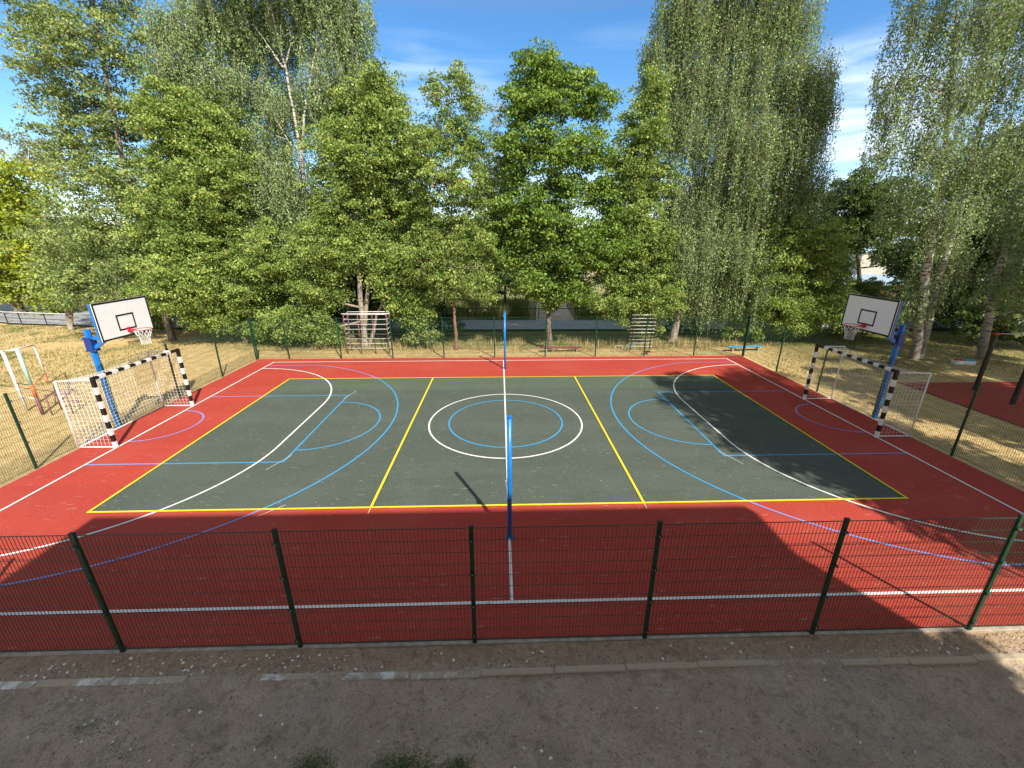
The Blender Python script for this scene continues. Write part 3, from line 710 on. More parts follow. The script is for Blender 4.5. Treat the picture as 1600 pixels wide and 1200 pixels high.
# ---------------------------------------------------------------- trees
def rand_unit(n): v = rng.normal(size=(n, 3)); return v / np.linalg.norm(v, axis=1)[:, None]
def leaf_quads(c, a, b, l, w):
    """c centres, a long axis, b short axis (n,3)"""
    fold = np.cross(a, b) * (w * .18)[:, None]
    l = l[:, None] / 2; w = w[:, None] / 2
    return np.stack([c - a * l, c + b * w + fold, c + a * l * .9, c - b * w + fold], 1)
def tree(name, label, leaf, bark, spec, lsize=.12, dens=1.0, weep=0.0, flat=.65, thick=1.0, twig=.011, group=None, lai=4.4, csize=.42, spread=None, back=0.0):
    Y, trunks, blobs = spec
    base = trunks[0][1][0]
    t = tag(empty(name, (base[0], base[1], 0)), label, 'tree', group)
    ox, oy = base[0], base[1]
    mb = MB(); main = []
    for r0, pts in trunks:
        zt = pts[-1][2]; n = len(pts); P = []
        for (a, b_) in zip(pts, pts[1:]):
            for k in range(4):
                f = k / 4; P.append(Vector(a).lerp(Vector(b_), f) + Vector((random.uniform(-1, 1), random.uniform(-1, 1), 0)) * (.035 if P else 0))
        P.append(Vector(pts[-1])); P[0].z = min(P[0].z, -.08) if P[0].z < 1 else P[0].z
        m = len(P); rs = [r0 * (1 - .88 * (i / (m - 1)) ** .9) for i in range(m)]
        if P[0].z < .5: P.insert(1, P[0].lerp(P[1], .12)); rs.insert(1, r0 * .98); rs[0] = r0 * 1.45
        mb.tube([(p.x - ox, p.y - oy, p.z) for p in P], rs, 10); main += [(p, r) for p, r in zip(P, rs)]
    C, A, B, Lw, Ww, T = [], [], [], [], [], []
    larea = lsize * lsize * .72 * .5
    for (bx, bz, rx, rz) in blobs:
        ry = (spread or .95) * (rx + rz) / 2 * thick; by = Y + back + random.uniform(-.45, .45) * ry
        cen = np.array([bx, by, bz]); rad = np.array([rx, ry, rz])
        # limb from trunk up to the blob
        cand = [(p, r) for p, r in main if p.z < bz + .1 and p.z > 1.3] or main[-1:]
        p, r = min(cand, key=lambda q: (Vector((bx, by, bz)) - q[0]).length + .35 * abs(q[0].z - (bz - rx * .9)))
        tgt = Vector((bx, by, bz)); mid = p.lerp(tgt, .5) + Vector((0, 0, -.12 * (tgt - p).length * (0 if weep else 1) + (.15 * (tgt - p).length if weep else 0)))
        rr = min(r * .6, .07)
        if (tgt - p).length > .25:
            mb.tube([(q.x - ox, q.y - oy, q.z) for q in (p, p.lerp(mid, .5), mid, mid.lerp(tgt, .5), tgt)], [rr, rr * .85, rr * .65, rr * .5, rr * .35], 5, False)
        nl = int(math.pi * rx * rz * lai * LAIK * dens / larea)
        per = 64 if not weep else 50
        nc = max(6, nl // per)
        u = rand_unit(nc); q = rng.random(nc) ** .42 * 1.02; q[rng.random(nc) < .10] *= 1.16
        cc = cen + u * q[:, None] * rad
        cc[:, 2] = np.maximum(cc[:, 2], .35)
        ctint = rng.normal(.48, .21, nc)
        for k in range(nc):
            if k % 2 == 0:
                e = cc[k]; s0 = cen + (e - cen) * .12
                mm = (s0 + e) / 2 + rng.normal(size=3) * .08
                if weep: mm[2] += .15
                mb.tube([(v[0] - ox, v[1] - oy, v[2]) for v in (s0, mm, e)], [twig * 1.5, twig * 1.1, twig * .5], 3, False)
        if weep:
            Ls = rng.uniform(.55, 1.35, nc) * weep * min(1.4, rz * 1.1)
            tt = rng.random((nc, per)); drift = rand_unit(nc)[:, None, :] * np.array([.22, .22, 0])
            off = rng.normal(size=(nc, per, 3)) * np.array([.06, .06, .06]) * (1 + .9 * (1 - tt[..., None]))
            pos = cc[:, None, :] + off + drift * tt[..., None] ** .7 * 1.0
            pos[..., 2] -= (tt * Ls[:, None]) - Ls[:, None] * .45
            for k in range(nc):
                e = cc[k]; dd = drift[k, 0]; mb.tube([(e[0] - ox, e[1] - oy, e[2] + Ls[k] * .45), (e[0] - ox + dd[0] * .6, e[1] - oy + dd[1] * .6, e[2]), (e[0] - ox + dd[0], e[1] - oy + dd[1], e[2] - Ls[k] * .5)], [.008, .006, .003], 3, False)
        else:
            sz = csize * rng.uniform(.6, 1.25, nc)
            off = rng.normal(size=(nc, per, 3)); off[..., 2] = np.where(rng.random((nc, per)) < .72, np.abs(off[..., 2]), off[..., 2]); nn = np.linalg.norm(off, axis=2, keepdims=True)
            off = off / nn * (1.25 * rng.random((nc, per, 1)) ** .35); out = (cc - cen) / rad; off += out[:, None, :] * .25
            off *= sz[:, None, None] * np.array([.85, .85, .85 * flat]); pos = cc[:, None, :] + off
            pos[..., 2] -= .10 * (off[..., 0] ** 2 + off[..., 1] ** 2) / .25
        pos = pos.reshape(-1, 3); n = len(pos); pos = pos[pos[:, 2] > .06]; keep = len(pos)
        tn = np.repeat(ctint, per)[:keep] + rng.normal(0, .13, keep)
        nrm = rand_unit(keep) + np.array([.10, -.25, .55]); nrm /= np.linalg.norm(nrm, axis=1)[:, None]
        a = rand_unit(keep) + (np.array([0, 0, -1.6]) if weep else np.array([0, 0, -.35])); a -= nrm * (a * nrm).sum(1)[:, None]; a /= np.linalg.norm(a, axis=1)[:, None] + 1e-9
        b_ = np.cross(nrm, a)
        s = lsize * rng.uniform(.7, 1.3, keep)
        C.append(pos); A.append(a); B.append(b_); Lw.append(s * (1.0)); Ww.append(s * .72); T.append(tn)
    C = np.concatenate(C); A = np.concatenate(A); B = np.concatenate(B); Lw = np.concatenate(Lw); Ww = np.concatenate(Ww); T = np.clip(np.concatenate(T), 0, .9)
    T[rng.random(len(T)) < .02] = 1.0
    V = leaf_quads(C, A, B, Lw, Ww); V[..., 0] -= ox; V[..., 1] -= oy
    quads('crown', V, T, M[leaf], t)
    mb.build('trunk', M[bark], t, True)
    return len(C)
SPEC = {
'tall_poplar': (12.1, [(0.2, [(-19.33, 12.1, -0.03), (-19.32, 12.1, 3.99), (-19.34, 12.1, 9.65), (-18.83, 12.1, 15.2), (-18.43, 12.1, 17.75)])],
  [(-18.3, 16.85, 2.13, 1.38), (-21.24, 14.93, 1.45, 1.1), (-19.65, 14.46, 2.35, 1.61), (-17.88, 13.98, 1.49, 1.52), (-22.17, 13.17, 1.34, 1.03), (-20.81, 11.87, 2.45, 1.62), (-18.76, 11.07, 1.87, 1.66), (-21.95, 10.35, 1.88, 1.13), (-20.89, 8.76, 2.41, 1.63), (-19.06, 7.87, 1.96, 1.84), (-19.13, 4.67, 1.72, 2.02), (-21.45, 5.98, 2.18, 1.94), (-21.01, 2.95, 2.1, 1.58), (-23.22, 3.65, 1.55, 1.72)]),
'pale_tree_multi': (15.1, [(0.09, [(-28.01, 15.1, 0.0), (-27.1, 15.1, 3.81), (-26.51, 15.1, 7.1), (-26.21, 15.1, 8.48)]), (0.07, [(-28.09, 15.1, 0.0), (-27.54, 15.1, 3.42), (-27.45, 15.1, 6.03)]), (0.06, [(-27.93, 15.1, 0.0), (-26.65, 15.1, 3.42), (-25.76, 15.1, 6.4)])],
  [(-26.45, 6.75, 1.48, 1.77), (-28.22, 4.94, 1.32, 1.48), (-26.07, 4.56, 1.53, 1.69), (-27.89, 2.64, 1.75, 1.57), (-26.19, 1.84, 1.38, 1.61)]),
'leaning_tree': (21.5, [(0.36, [(-37.95, 21.5, -0.1), (-37.68, 21.5, 4.57), (-37.83, 21.5, 8.74), (-37.35, 21.5, 11.97)])],
  [(-38.62, 7.89, 4.49, 3.42), (-34.93, 8.75, 2.24, 2.11), (-35.85, 5.7, 2.54, 2.47), (-34.59, 3.41, 1.9, 2.12), (-36.61, 2.46, 2.62, 1.68), (-39.08, 3.41, 2.82, 2.35), (-34.4, 1.24, 1.45, 1.23)]),
'far_pale_tree': (44, [(0.3, [(-59.94, 44.0, 1.99), (-57.43, 44.0, 8.76), (-54.87, 44.0, 15.66)])],
  [(-56.44, 15.32, 2.32, 2.52), (-54.12, 14.34, 2.34, 2.35), (-52.54, 12.99, 1.85, 2.05)]),
'linden_left': (11.2, [(0.17, [(-14.61, 11.2, -0.18), (-14.44, 11.2, 2.34), (-14.35, 11.2, 6.59), (-14.09, 11.2, 9.8)])],
  [(-15.51, 10.88, 1.51, 1.47), (-13.81, 10.35, 1.68, 1.64), (-15.77, 8.66, 1.88, 1.73), (-13.7, 8.09, 1.9, 1.76), (-16.86, 6.28, 1.94, 1.85), (-14.89, 5.66, 2.14, 1.74), (-16.77, 3.38, 2.2, 1.68), (-13.98, 3.71, 2.03, 1.84), (-15.63, 1.64, 2.09, 1.13), (-13.26, 1.28, 1.58, 1.15), (-11.93, 4.7, 1.51, 1.79)]),
'white_birch': (11.0, [(0.135, [(-10.14, 11.0, 0.28), (-10.22, 11.0, 1.66), (-10.07, 11.0, 5.66), (-9.87, 11.0, 9.51), (-9.98, 11.0, 12.94), (-10.18, 11.0, 15.32), (-10.21, 11.0, 17.31)]), (0.075, [(-9.98, 11.0, 8.81), (-9.42, 11.0, 11.14), (-8.65, 11.0, 13.39), (-7.95, 11.0, 15.12), (-7.41, 11.0, 16.92)]), (0.05, [(-9.98, 11.0, 12.94), (-10.49, 11.0, 13.67), (-11.07, 11.0, 14.61)]), (0.045, [(-9.93, 11.0, 13.18), (-9.58, 11.0, 13.87), (-9.27, 11.0, 14.21)]), (0.045, [(-8.65, 11.0, 13.39), (-8.05, 11.0, 13.89), (-7.36, 11.0, 14.3)]), (0.04, [(-9.88, 11.0, 6.9), (-10.47, 11.0, 7.43), (-11.22, 11.0, 7.13)]), (0.04, [(-9.91, 11.0, 9.23), (-10.83, 11.0, 11.0), (-11.56, 11.0, 11.91)])],
  [(-9.75, 16.88, 3.83, 1.52), (-13.45, 15.05, 2.24, 1.62), (-11.3, 14.61, 1.99, 1.65), (-8.66, 15.11, 2.27, 1.62), (-6.88, 14.66, 1.0, 2.01), (-15.14, 12.89, 1.74, 1.49), (-12.93, 12.41, 2.06, 1.52), (-10.46, 11.4, 1.8, 1.57), (-14.91, 10.3, 1.82, 1.62), (-12.34, 9.5, 2.16, 1.67), (-7.94, 12.2, 1.64, 1.8), (-6.2, 11.7, 0.91, 1.05), (-11.16, 7.49, 2.08, 1.49), (-15.68, 14.56, 0.7, 1.05), (-12.43, 5.03, 1.99, 1.6), (-11.1, 4.05, 1.35, 1.32), (-11.9, 5.2, 1.7, 1.4), (-10.2, 6.6, 1.3, 1.5), (-11.6, 8.2, 1.7, 1.5), (-9.9, 4.2, 1.0, 1.0)]),
'forked_tree': (10.3, [(0.17, [(-7.57, 10.3, -0.04), (-7.55, 10.3, 2.78), (-7.43, 10.3, 5.66), (-7.25, 10.3, 9.13), (-7.07, 10.3, 11.25)]), (0.14, [(-7.71, 10.3, -0.04), (-7.04, 10.3, 3.44), (-6.21, 10.3, 7.45), (-5.53, 10.3, 10.48)]), (0.11, [(-7.39, 10.3, -0.04), (-6.75, 10.3, 1.76), (-6.07, 10.3, 3.11), (-4.75, 10.3, 5.35)])],
  [(-5.38, 12.02, 0.87, 0.87), (-6.63, 11.25, 1.47, 1.28), (-5.22, 10.62, 1.19, 1.18), (-7.76, 9.4, 1.51, 1.49), (-6.0, 8.86, 1.84, 1.52), (-4.44, 9.15, 0.77, 1.1), (-7.75, 7.15, 1.88, 1.61), (-5.42, 6.86, 1.74, 1.48), (-8.68, 5.04, 1.62, 1.4), (-6.44, 4.73, 1.64, 1.26), (-4.82, 4.41, 1.32, 1.44), (-9.61, 3.12, 1.5, 1.32), (-4.67, 2.1, 1.3, 1.09), (-10.89, 1.43, 1.53, 0.9), (-5.57, 3.44, 1.17, 0.99)]),
'slim_tree': (9.4, [(0.1, [(-2.51, 9.4, -0.02), (-2.51, 9.4, 1.56), (-2.5, 9.4, 3.83), (-2.39, 9.4, 7.66), (-2.25, 9.4, 11.3)])],
  [(-1.85, 12.03, 0.51, 0.67), (-2.83, 11.54, 0.62, 0.68), (-1.31, 11.19, 0.57, 0.79), (-2.44, 10.18, 1.3, 1.07), (-1.16, 9.41, 0.94, 1.1), (-3.52, 9.27, 0.82, 0.99), (-2.7, 8.07, 1.56, 1.23), (-1.21, 7.39, 1.28, 1.26), (-3.68, 6.81, 1.16, 1.19), (-2.68, 5.51, 1.57, 1.25), (-1.12, 5.06, 1.2, 1.27), (-3.84, 4.45, 1.11, 1.07), (-2.29, 3.52, 1.55, 0.89), (-0.84, 3.19, 0.85, 0.77)]),
'maple': (9.3, [(0.15, [(2.46, 9.3, -0.03), (2.35, 9.3, 2.55), (2.2, 9.3, 5.36), (2.31, 9.3, 9.02), (1.86, 9.3, 12.27)]), (0.06, [(2.27, 9.3, 4.14), (2.97, 9.3, 5.96), (4.12, 9.3, 7.67)]), (0.06, [(2.28, 9.3, 4.76), (1.39, 9.3, 6.53), (0.61, 9.3, 7.94)])],
  [(1.52, 12.55, 1.06, 0.65), (2.85, 12.16, 1.19, 0.71), (2.03, 11.31, 1.77, 0.88), (4.18, 11.33, 0.98, 0.83), (0.8, 11.18, 0.74, 1.1), (1.79, 9.41, 1.83, 1.04), (3.86, 9.42, 1.19, 0.94), (0.46, 9.01, 0.71, 1.0), (2.9, 7.67, 1.37, 0.83), (4.89, 7.67, 1.04, 0.83), (1.08, 7.1, 1.1, 0.85), (2.33, 6.25, 2.06, 0.93), (4.42, 5.36, 1.66, 0.84), (0.15, 5.95, 0.94, 1.05), (3.66, 4.76, 1.6, 0.86), (2.75, 3.36, 1.11, 0.77), (1.6, 3.52, 0.98, 0.76), (5.61, 6.4, 0.82, 0.75), (1.1, 4.91, 1.27, 1.03), (3.04, 4.14, 1.29, 0.87), (3.91, 3.03, 0.73, 0.64), (5.44, 4.6, 0.65, 0.55), (2.44, 2.71, 0.79, 0.59)]),
'dark_linden': (10.1, [(0.16, [(7.1, 10.1, -0.05), (7.07, 10.1, 2.76), (7.05, 10.1, 5.67), (6.93, 10.1, 9.17), (6.74, 10.1, 11.56)])],
  [(6.78, 11.69, 0.66, 0.96), (6.59, 10.12, 1.23, 1.2), (5.95, 8.61, 1.07, 1.12), (7.44, 8.05, 1.43, 1.29), (6.31, 6.43, 1.37, 1.36), (7.76, 5.2, 1.5, 1.41), (6.19, 4.09, 1.42, 1.36), (7.86, 2.76, 1.66, 1.28), (6.37, 2.09, 1.39, 0.96), (7.86, 1.21, 1.2, 0.71)]),
'weeping_birch': (10.9, [(0.24, [(9.73, 10.9, -0.11), (9.89, 10.9, 1.23), (10.08, 10.9, 2.48), (10.22, 10.9, 5.03), (10.28, 10.9, 10.73), (10.06, 10.9, 15.77), (9.96, 10.9, 17.99)]), (0.1, [(10.22, 10.9, 5.03), (10.83, 10.9, 9.32), (12.41, 10.9, 12.87), (13.1, 10.9, 15.34)]), (0.08, [(10.24, 10.9, 7.85), (8.61, 10.9, 11.26), (7.85, 10.9, 13.58)])],
  [(10.4, 17.13, 3.43, 1.32), (8.4, 15.04, 1.48, 1.42), (10.81, 14.84, 2.09, 1.44), (13.36, 14.87, 1.65, 1.68), (6.97, 13.32, 0.61, 1.13), (8.9, 12.58, 1.7, 1.55), (11.58, 12.34, 2.18, 1.56), (14.3, 12.1, 1.58, 1.58), (8.72, 10.44, 1.6, 1.38), (11.43, 9.61, 2.28, 1.71), (14.05, 9.63, 1.97, 1.43), (15.51, 11.04, 0.8, 1.09), (10.5, 7.25, 2.02, 1.53), (13.2, 7.25, 2.21, 1.54), (15.35, 7.57, 1.53, 1.37), (9.84, 4.7, 1.75, 1.49), (12.3, 4.7, 2.11, 1.49), (11.24, 2.48, 1.99, 1.24), (13.5, 3.0, 1.63, 1.57), (9.24, 6.62, 1.36, 1.25)]),
'round_linden': (10.6, [(0.15, [(16.52, 10.6, 0.44), (16.01, 10.6, 2.68), (15.37, 10.6, 5.04)])],
  [(14.71, 5.68, 1.55, 1.12), (16.34, 5.36, 1.56, 1.13), (14.36, 4.05, 1.59, 1.41), (16.38, 3.71, 2.06, 1.63), (18.17, 3.7, 1.14, 1.43), (15.34, 1.98, 1.89, 1.21), (17.71, 1.97, 1.54, 1.21), (16.29, 0.96, 1.33, 0.66)]),
'dark_tree_gap': (20.5, [(0.2, [(28.8, 20.5, 0.67), (27.5, 20.5, 4.35), (26.23, 20.5, 7.99)])],
  [(24.16, 7.55, 1.85, 1.59), (26.05, 8.64, 2.03, 1.47), (28.67, 8.0, 2.2, 1.49), (25.67, 5.52, 2.09, 1.57), (28.35, 5.75, 2.25, 1.47), (30.29, 4.35, 1.42, 1.14)]),
'twin_birch': (7.0, [(0.21, [(20.34, 7.0, -0.08), (19.68, 7.0, 3.7), (19.09, 7.0, 6.98), (18.67, 7.0, 9.21), (17.95, 7.0, 12.13), (17.05, 7.0, 15.3)]), (0.17, [(20.61, 7.0, -0.02), (20.23, 7.0, 3.69), (20.24, 7.0, 6.2), (19.93, 7.0, 9.69), (19.91, 7.0, 11.5), (19.73, 7.0, 14.19), (19.5, 7.0, 15.33)])],
  [(16.87, 15.11, 2.2, 1.12), (16.24, 13.35, 0.96, 1.1), (17.83, 13.17, 1.53, 1.22), (19.46, 13.59, 1.15, 1.2), (16.07, 11.47, 0.79, 0.97), (17.68, 11.04, 1.47, 1.22), (19.55, 11.06, 1.21, 1.22), (15.86, 10.01, 0.76, 0.87), (15.8, 8.84, 0.72, 0.62), (17.5, 8.73, 1.34, 1.16), (19.55, 8.49, 1.55, 1.22), (19.17, 6.33, 1.4, 1.19), (17.73, 6.72, 0.92, 0.94), (20.59, 3.98, 1.28, 1.15), (19.86, 2.51, 1.0, 0.91)]),
'edge_birch': (6.9, [(0.19, [(23.66, 6.9, -0.08), (22.89, 6.9, 3.7), (22.77, 6.9, 5.12), (22.49, 6.9, 7.24), (21.72, 6.9, 11.05), (20.88, 6.9, 14.16)])],
  [(20.54, 13.76, 1.52, 1.38), (20.64, 11.7, 1.19, 1.18), (22.25, 11.05, 1.34, 1.33), (21.39, 9.21, 1.11, 1.19), (23.32, 8.0, 1.43, 1.49), (22.23, 6.46, 1.11, 1.18), (24.1, 4.84, 1.36, 1.26), (23.16, 3.41, 1.24, 0.82), (25.41, 2.5, 1.42, 1.06)]),
'dark_edge_tree': (13, [(0.22, [(29.59, 13.0, -0.07), (28.81, 13.0, 3.12), (27.3, 13.0, 8.12)])],
  [(27.91, 9.43, 2.22, 1.61), (26.54, 7.1, 1.91, 1.71), (30.04, 6.06, 2.34, 1.77), (28.52, 3.88, 2.4, 1.69), (25.6, 4.25, 1.58, 1.67), (32.22, 2.73, 2.05, 1.75), (28.57, 1.56, 2.48, 1.2)]),
'back_tree_left': (19, [(0.15, [(-20.25, 19.0, -0.36), (-19.58, 19.0, 2.66), (-18.77, 19.0, 7.36)])],
  [(-21.86, 4.42, 3.1, 2.59), (-18.13, 5.28, 3.09, 2.55), (-19.85, 7.35, 2.58, 2.43), (-17.95, 1.74, 2.76, 1.84), (-24.67, 2.22, 2.26, 2.26)]),
'back_tree_mid': (18.7, [(0.15, [(-8.81, 18.7, -0.36), (-8.51, 18.7, 2.66), (-8.08, 18.7, 6.96)])],
  [(-8.04, 7.36, 2.61, 2.43), (-10.91, 5.29, 2.66, 2.12), (-6.5, 4.86, 2.69, 2.15), (-9.45, 2.44, 2.75, 1.63), (-5.32, 2.2, 2.32, 1.55), (-13.07, 2.67, 2.27, 1.79)]),
'back_tree_gap': (21, [(0.13, [(0.28, 21.0, -0.33), (0.3, 21.0, 2.92), (0.32, 21.0, 7.96)])],
  [(0.33, 8.82, 1.31, 2.13), (0.55, 5.73, 1.55, 2.28), (-0.44, 3.16, 1.74, 1.83), (1.55, 2.43, 1.4, 1.37)]),
'pale_back_tree': (33, [(0.15, [(-0.23, 33.0, 0.31), (-0.17, 33.0, 7.03), (-0.21, 33.0, 15.55)])],
  [(-0.21, 15.55, 1.09, 1.59), (-0.43, 12.28, 1.25, 1.96), (-0.79, 8.83, 1.6, 2.37)]),
'back_tree_birch': (19.5, [(0.16, [(17.26, 19.5, -0.39), (16.68, 19.5, 3.01), (15.85, 19.5, 7.89)])],
  [(14.52, 4.39, 2.4, 2.27), (17.81, 4.84, 2.64, 2.48), (19.84, 6.62, 2.37, 2.17), (16.84, 2.06, 2.97, 1.72), (11.86, 2.55, 1.95, 1.88), (20.21, 2.53, 2.23, 1.99)]),

}
LAIK = 1.7
G1 = 'trees behind the far fence'; tot = 0
tot += tree('poplar_tree', 'tall airy poplar rising above the left hoop, sky showing through its crown', 'l_poplar', 'greybark', SPEC['tall_poplar'], .125, .8, csize=.5, group=G1, lai=2.3)
tot += tree('young_tree', 'small thin pale-stemmed tree by the road, left of the left hoop', 'l_poplar', 'palebark', SPEC['pale_tree_multi'], .12, .75, csize=.4, group=G1, lai=.75)
tot += tree('leaning_tree', 'yellow-green tree with a thick trunk beside the far left road', 'l_yellow', 'greybark', SPEC['leaning_tree'], .22, 1.0, csize=.8, group=G1, lai=3.0)
tot += tree('birch_tree', 'hazy pale birch top far off at the left edge', 'l_pale', 'birchbark', SPEC['far_pale_tree'], .28, .8, csize=.9, group=G1, lai=1.6)
tot += tree('linden_tree', 'broad leafy linden hanging low over the far left fence corner', 'l_linden', 'greybark', SPEC['linden_left'], .105, 1.0, csize=.42, group=G1)
tot += tree('birch_tree', 'tallest birch with bright white forked trunk at the left', 'l_birch', 'birchbark', SPEC['white_birch'], .09, .95, weep=.75, group=G1, lai=2.9, thick=.8, back=.7)
tot += tree('forked_tree', 'leafy tree with several forked trunks behind the climbing frame', 'l_linden', 'palebark', SPEC['forked_tree'], .105, 1.0, csize=.45, group=G1)
tot += tree('slim_tree', 'slim tree with reddish stem between the climbing frame and the net posts', 'l_linden', 'redbark', SPEC['slim_tree'], .10, 1.0, csize=.36, group=G1, lai=2.8)
tot += tree('maple_tree', 'bright green maple standing alone right of the net posts', 'l_maple', 'greybark', SPEC['maple'], .125, 1.0, csize=.5, flat=.5, group=G1, lai=4.6)
tot += tree('linden_tree', 'narrow darker linden between the maple and the weeping birch', 'l_linden', 'darkbark', SPEC['dark_linden'], .10, 1.0, csize=.38, group=G1)
tot += tree('birch_tree', 'large weeping birch with leaning pale trunk right of the maple', 'l_birch', 'palebark', SPEC['weeping_birch'], .09, 1.0, weep=1.25, group=G1, lai=3.2, thick=.85)
tot += tree('linden_tree', 'round low linden at the far right fence corner', 'l_linden', 'darkbark', SPEC['round_linden'], .10, 1.0, csize=.38, group=G1)
tot += tree('dark_tree', 'dark broad tree in the gap above the right backboard', 'l_dark', 'darkbark', SPEC['dark_tree_gap'], .17, 1.0, csize=.55, group=G1)
tot += tree('birch_tree', 'twin-trunked white birch just behind the right hoop', 'l_birch', 'birchbark', SPEC['twin_birch'], .088, .9, weep=1.2, group=G1, lai=1.7, thick=1.0, back=0.0)
tot += tree('birch_tree', 'single white birch at the right edge behind the red playground', 'l_birch', 'birchbark', SPEC['edge_birch'], .088, .9, weep=1.0, group=G1, lai=1.9, back=-.4)
tot += tree('dark_tree', 'dark tree filling the background at the right edge', 'l_dark', 'darkbark', SPEC['dark_edge_tree'], .16, 1.1, csize=.55, group=G1)
tot += tree('dark_tree', 'dark tree in the second row behind the low linden at the left', 'l_dark', 'darkbark', SPEC['back_tree_left'], .18, 1.0, csize=.6, group=G1)
tot += tree('dark_tree', 'dark tree in the second row behind the forked trunks', 'l_dark', 'darkbark', SPEC['back_tree_mid'], .18, 1.0, csize=.6, group=G1)
tot += tree('dark_tree', 'dark narrow tree seen between the slim tree and the maple', 'l_dark', 'darkbark', SPEC['back_tree_gap'], .17, 1.0, csize=.5, group=G1)
tot += tree('birch_tree', 'pale distant birch top between the slim tree and the maple', 'l_pale', 'birchbark', SPEC['pale_back_tree'], .17, .7, csize=.5, group=G1, lai=1.6)
tot += tree('dark_tree', 'dark tree in the second row behind the weeping birch', 'l_dark', 'darkbark', SPEC['back_tree_birch'], .18, 1.0, csize=.6, group=G1)
# trees beside the building, right of the photographer, whose shade falls on the court
tot += tree('shade_tree', 'tall tree right of the photographer shading the right end of the court', 'l_linden', 'greybark', (-9.3, [(.25, [(14.2, -9.3, 0), (14.1, -9.3, 5), (14.0, -9.2, 13)])],
 [(12.25, 3.5, 1.3, 0.9), (14.25, 3.6, 1.4, 0.9), (12.65, 5.2, 1.7, 1.3), (14.75, 5.2, 1.8, 1.3), (12.25, 6.9, 1.8, 1.4), (14.75, 7.2, 2, 1.4), (12.65, 8.8, 1.9, 1.4), (15.25, 9.2, 1.8, 1.4), (13.25, 10.7, 1.8, 1.3), (15.55, 11, 1.4, 1.2), (14.35, 12.6, 1.5, 1.1), (16.95, 12.9, 1.1, 0.9), (17.95, 14.2, 1.2, 0.7)]), .18, 1.0, csize=.6, lai=4.2)
tot += tree('shade_tree', 'second tree right of the photographer shading the red playground', 'l_linden', 'greybark', (-8.0, [(.25, [(21.0, -8, 0), (21, -8, 5), (21, -8, 11)])], [(19.6, 6, 2.2, 1.5), (22.4, 6.2, 2.2, 1.5), (20.4, 8, 2.4, 1.6), (23.2, 8.2, 2.2, 1.5), (20.4, 9.8, 2.2, 1.6), (23.4, 10.2, 2.2, 1.5), (21.6, 11.8, 2.2, 1.3)]), .26, 1.0, csize=.6, lai=3.6)
tot += tree('shade_tree', 'low tree beside the building corner right of the photographer', 'l_linden', 'greybark', (-15.6, [(.2, [(11.6, -15.6, 0), (11.6, -15.6, 4), (11.6, -15.6, 7.5)])], [(11.4, 4.2, 1.4, 1.2), (12.2, 5.6, 1.5, 1.3), (11.0, 6.6, 1.2, 1.0)]), .24, 1.2, csize=.5, lai=3.2)
for lab, x, y in (('third tree beside the right edge shading the grass under the birches', 26.5, -1.5), ('fourth tree beside the right edge shading the farther grass', 32, 4), ('tree off the right end of the red playground', 24.5, -6.5)):
    tot += tree('shade_tree', lab, 'l_linden', 'greybark', (y, [(.25, [(x, y, 0), (x, y, 5), (x, y, 12)])], [(x - 1.2, 5.6, 2.0, 1.5), (x + 1.2, 6.4, 2.0, 1.5), (x - 1.3, 8.3, 2.1, 1.6), (x + 1.2, 9, 2, 1.6), (x - .4, 11, 2.2, 1.5), (x + .2, 13, 1.7, 1.2)]), .28, 1.0, csize=.6, lai=2.8)
SH = [('rounded shrub behind the far fence at its left corner', -12.9, 12.0, 1.5, 1.9, 'l_linden'), ('dark shrub behind the white birch trunk', -9.9, 13.4, 1.6, 2.0, 'l_dark'), ('leafy shrub just left of the climbing frame', -9.2, 10.0, .9, 1.3, 'l_linden'),
      ('dark shrub behind the forked trunks', -6.3, 13.2, 1.7, 1.9, 'l_dark'), ('low twiggy shrub right of the climbing frame', -4.4, 9.9, .9, 1.0, 'l_poplar'), ('dark shrub between the climbing frame and the slim tree', -3.6, 13.3, 1.4, 1.5, 'l_dark'),
      ('wide dark shrub at the left behind the linden trunk', -17.0, 13.6, 1.9, 2.2, 'l_dark'), ('shrub left of the poplar trunk beside the road', -22.2, 13.9, 1.3, 1.6, 'l_linden'),
      ('green shrub under the round linden at the right corner', 13.6, 10.6, 1.1, 1.4, 'l_linden'), ('dark shrub between the round linden and the twin birch', 17.2, 11.4, 1.7, 2.0, 'l_dark'), ('dark shrub behind the twin birch trunks', 21.5, 11.6, 1.9, 2.1, 'l_dark'),
      ('tall loose shrub screening the brick shed', 26.2, 17.5, 1.8, 2.9, 'l_linden'), ('second loose shrub in front of the brick shed, farther right', 31.0, 19.0, 2.0, 2.8, 'l_dark'), ('dark shrub right of the single birch at the right edge', 27.0, 9.5, 2.0, 2.2, 'l_dark'), ('dark shrub behind the weeping birch trunk', 11.2, 13.2, 1.2, 1.2, 'l_dark')]
for lab, x, y, r, h, lf in SH:
    tot += tree('shrub', lab, lf, 'darkbark', (y, [(.05, [(x, y, -.1), (x + .05, y, h * .8)]), (.035, [(x + .1, y, -.1), (x + r * .4, y, h * .7)])], [(x - r * .4, h * .5, r * .62, h * .42), (x + r * .45, h * .45, r * .6, h * .4), (x, h * .75, r * .6, h * .32)]), .11 if lf != 'l_dark' else .15, .9, csize=.34, group='shrubs behind the far fence', lai=2.8)
print('leaves', tot)

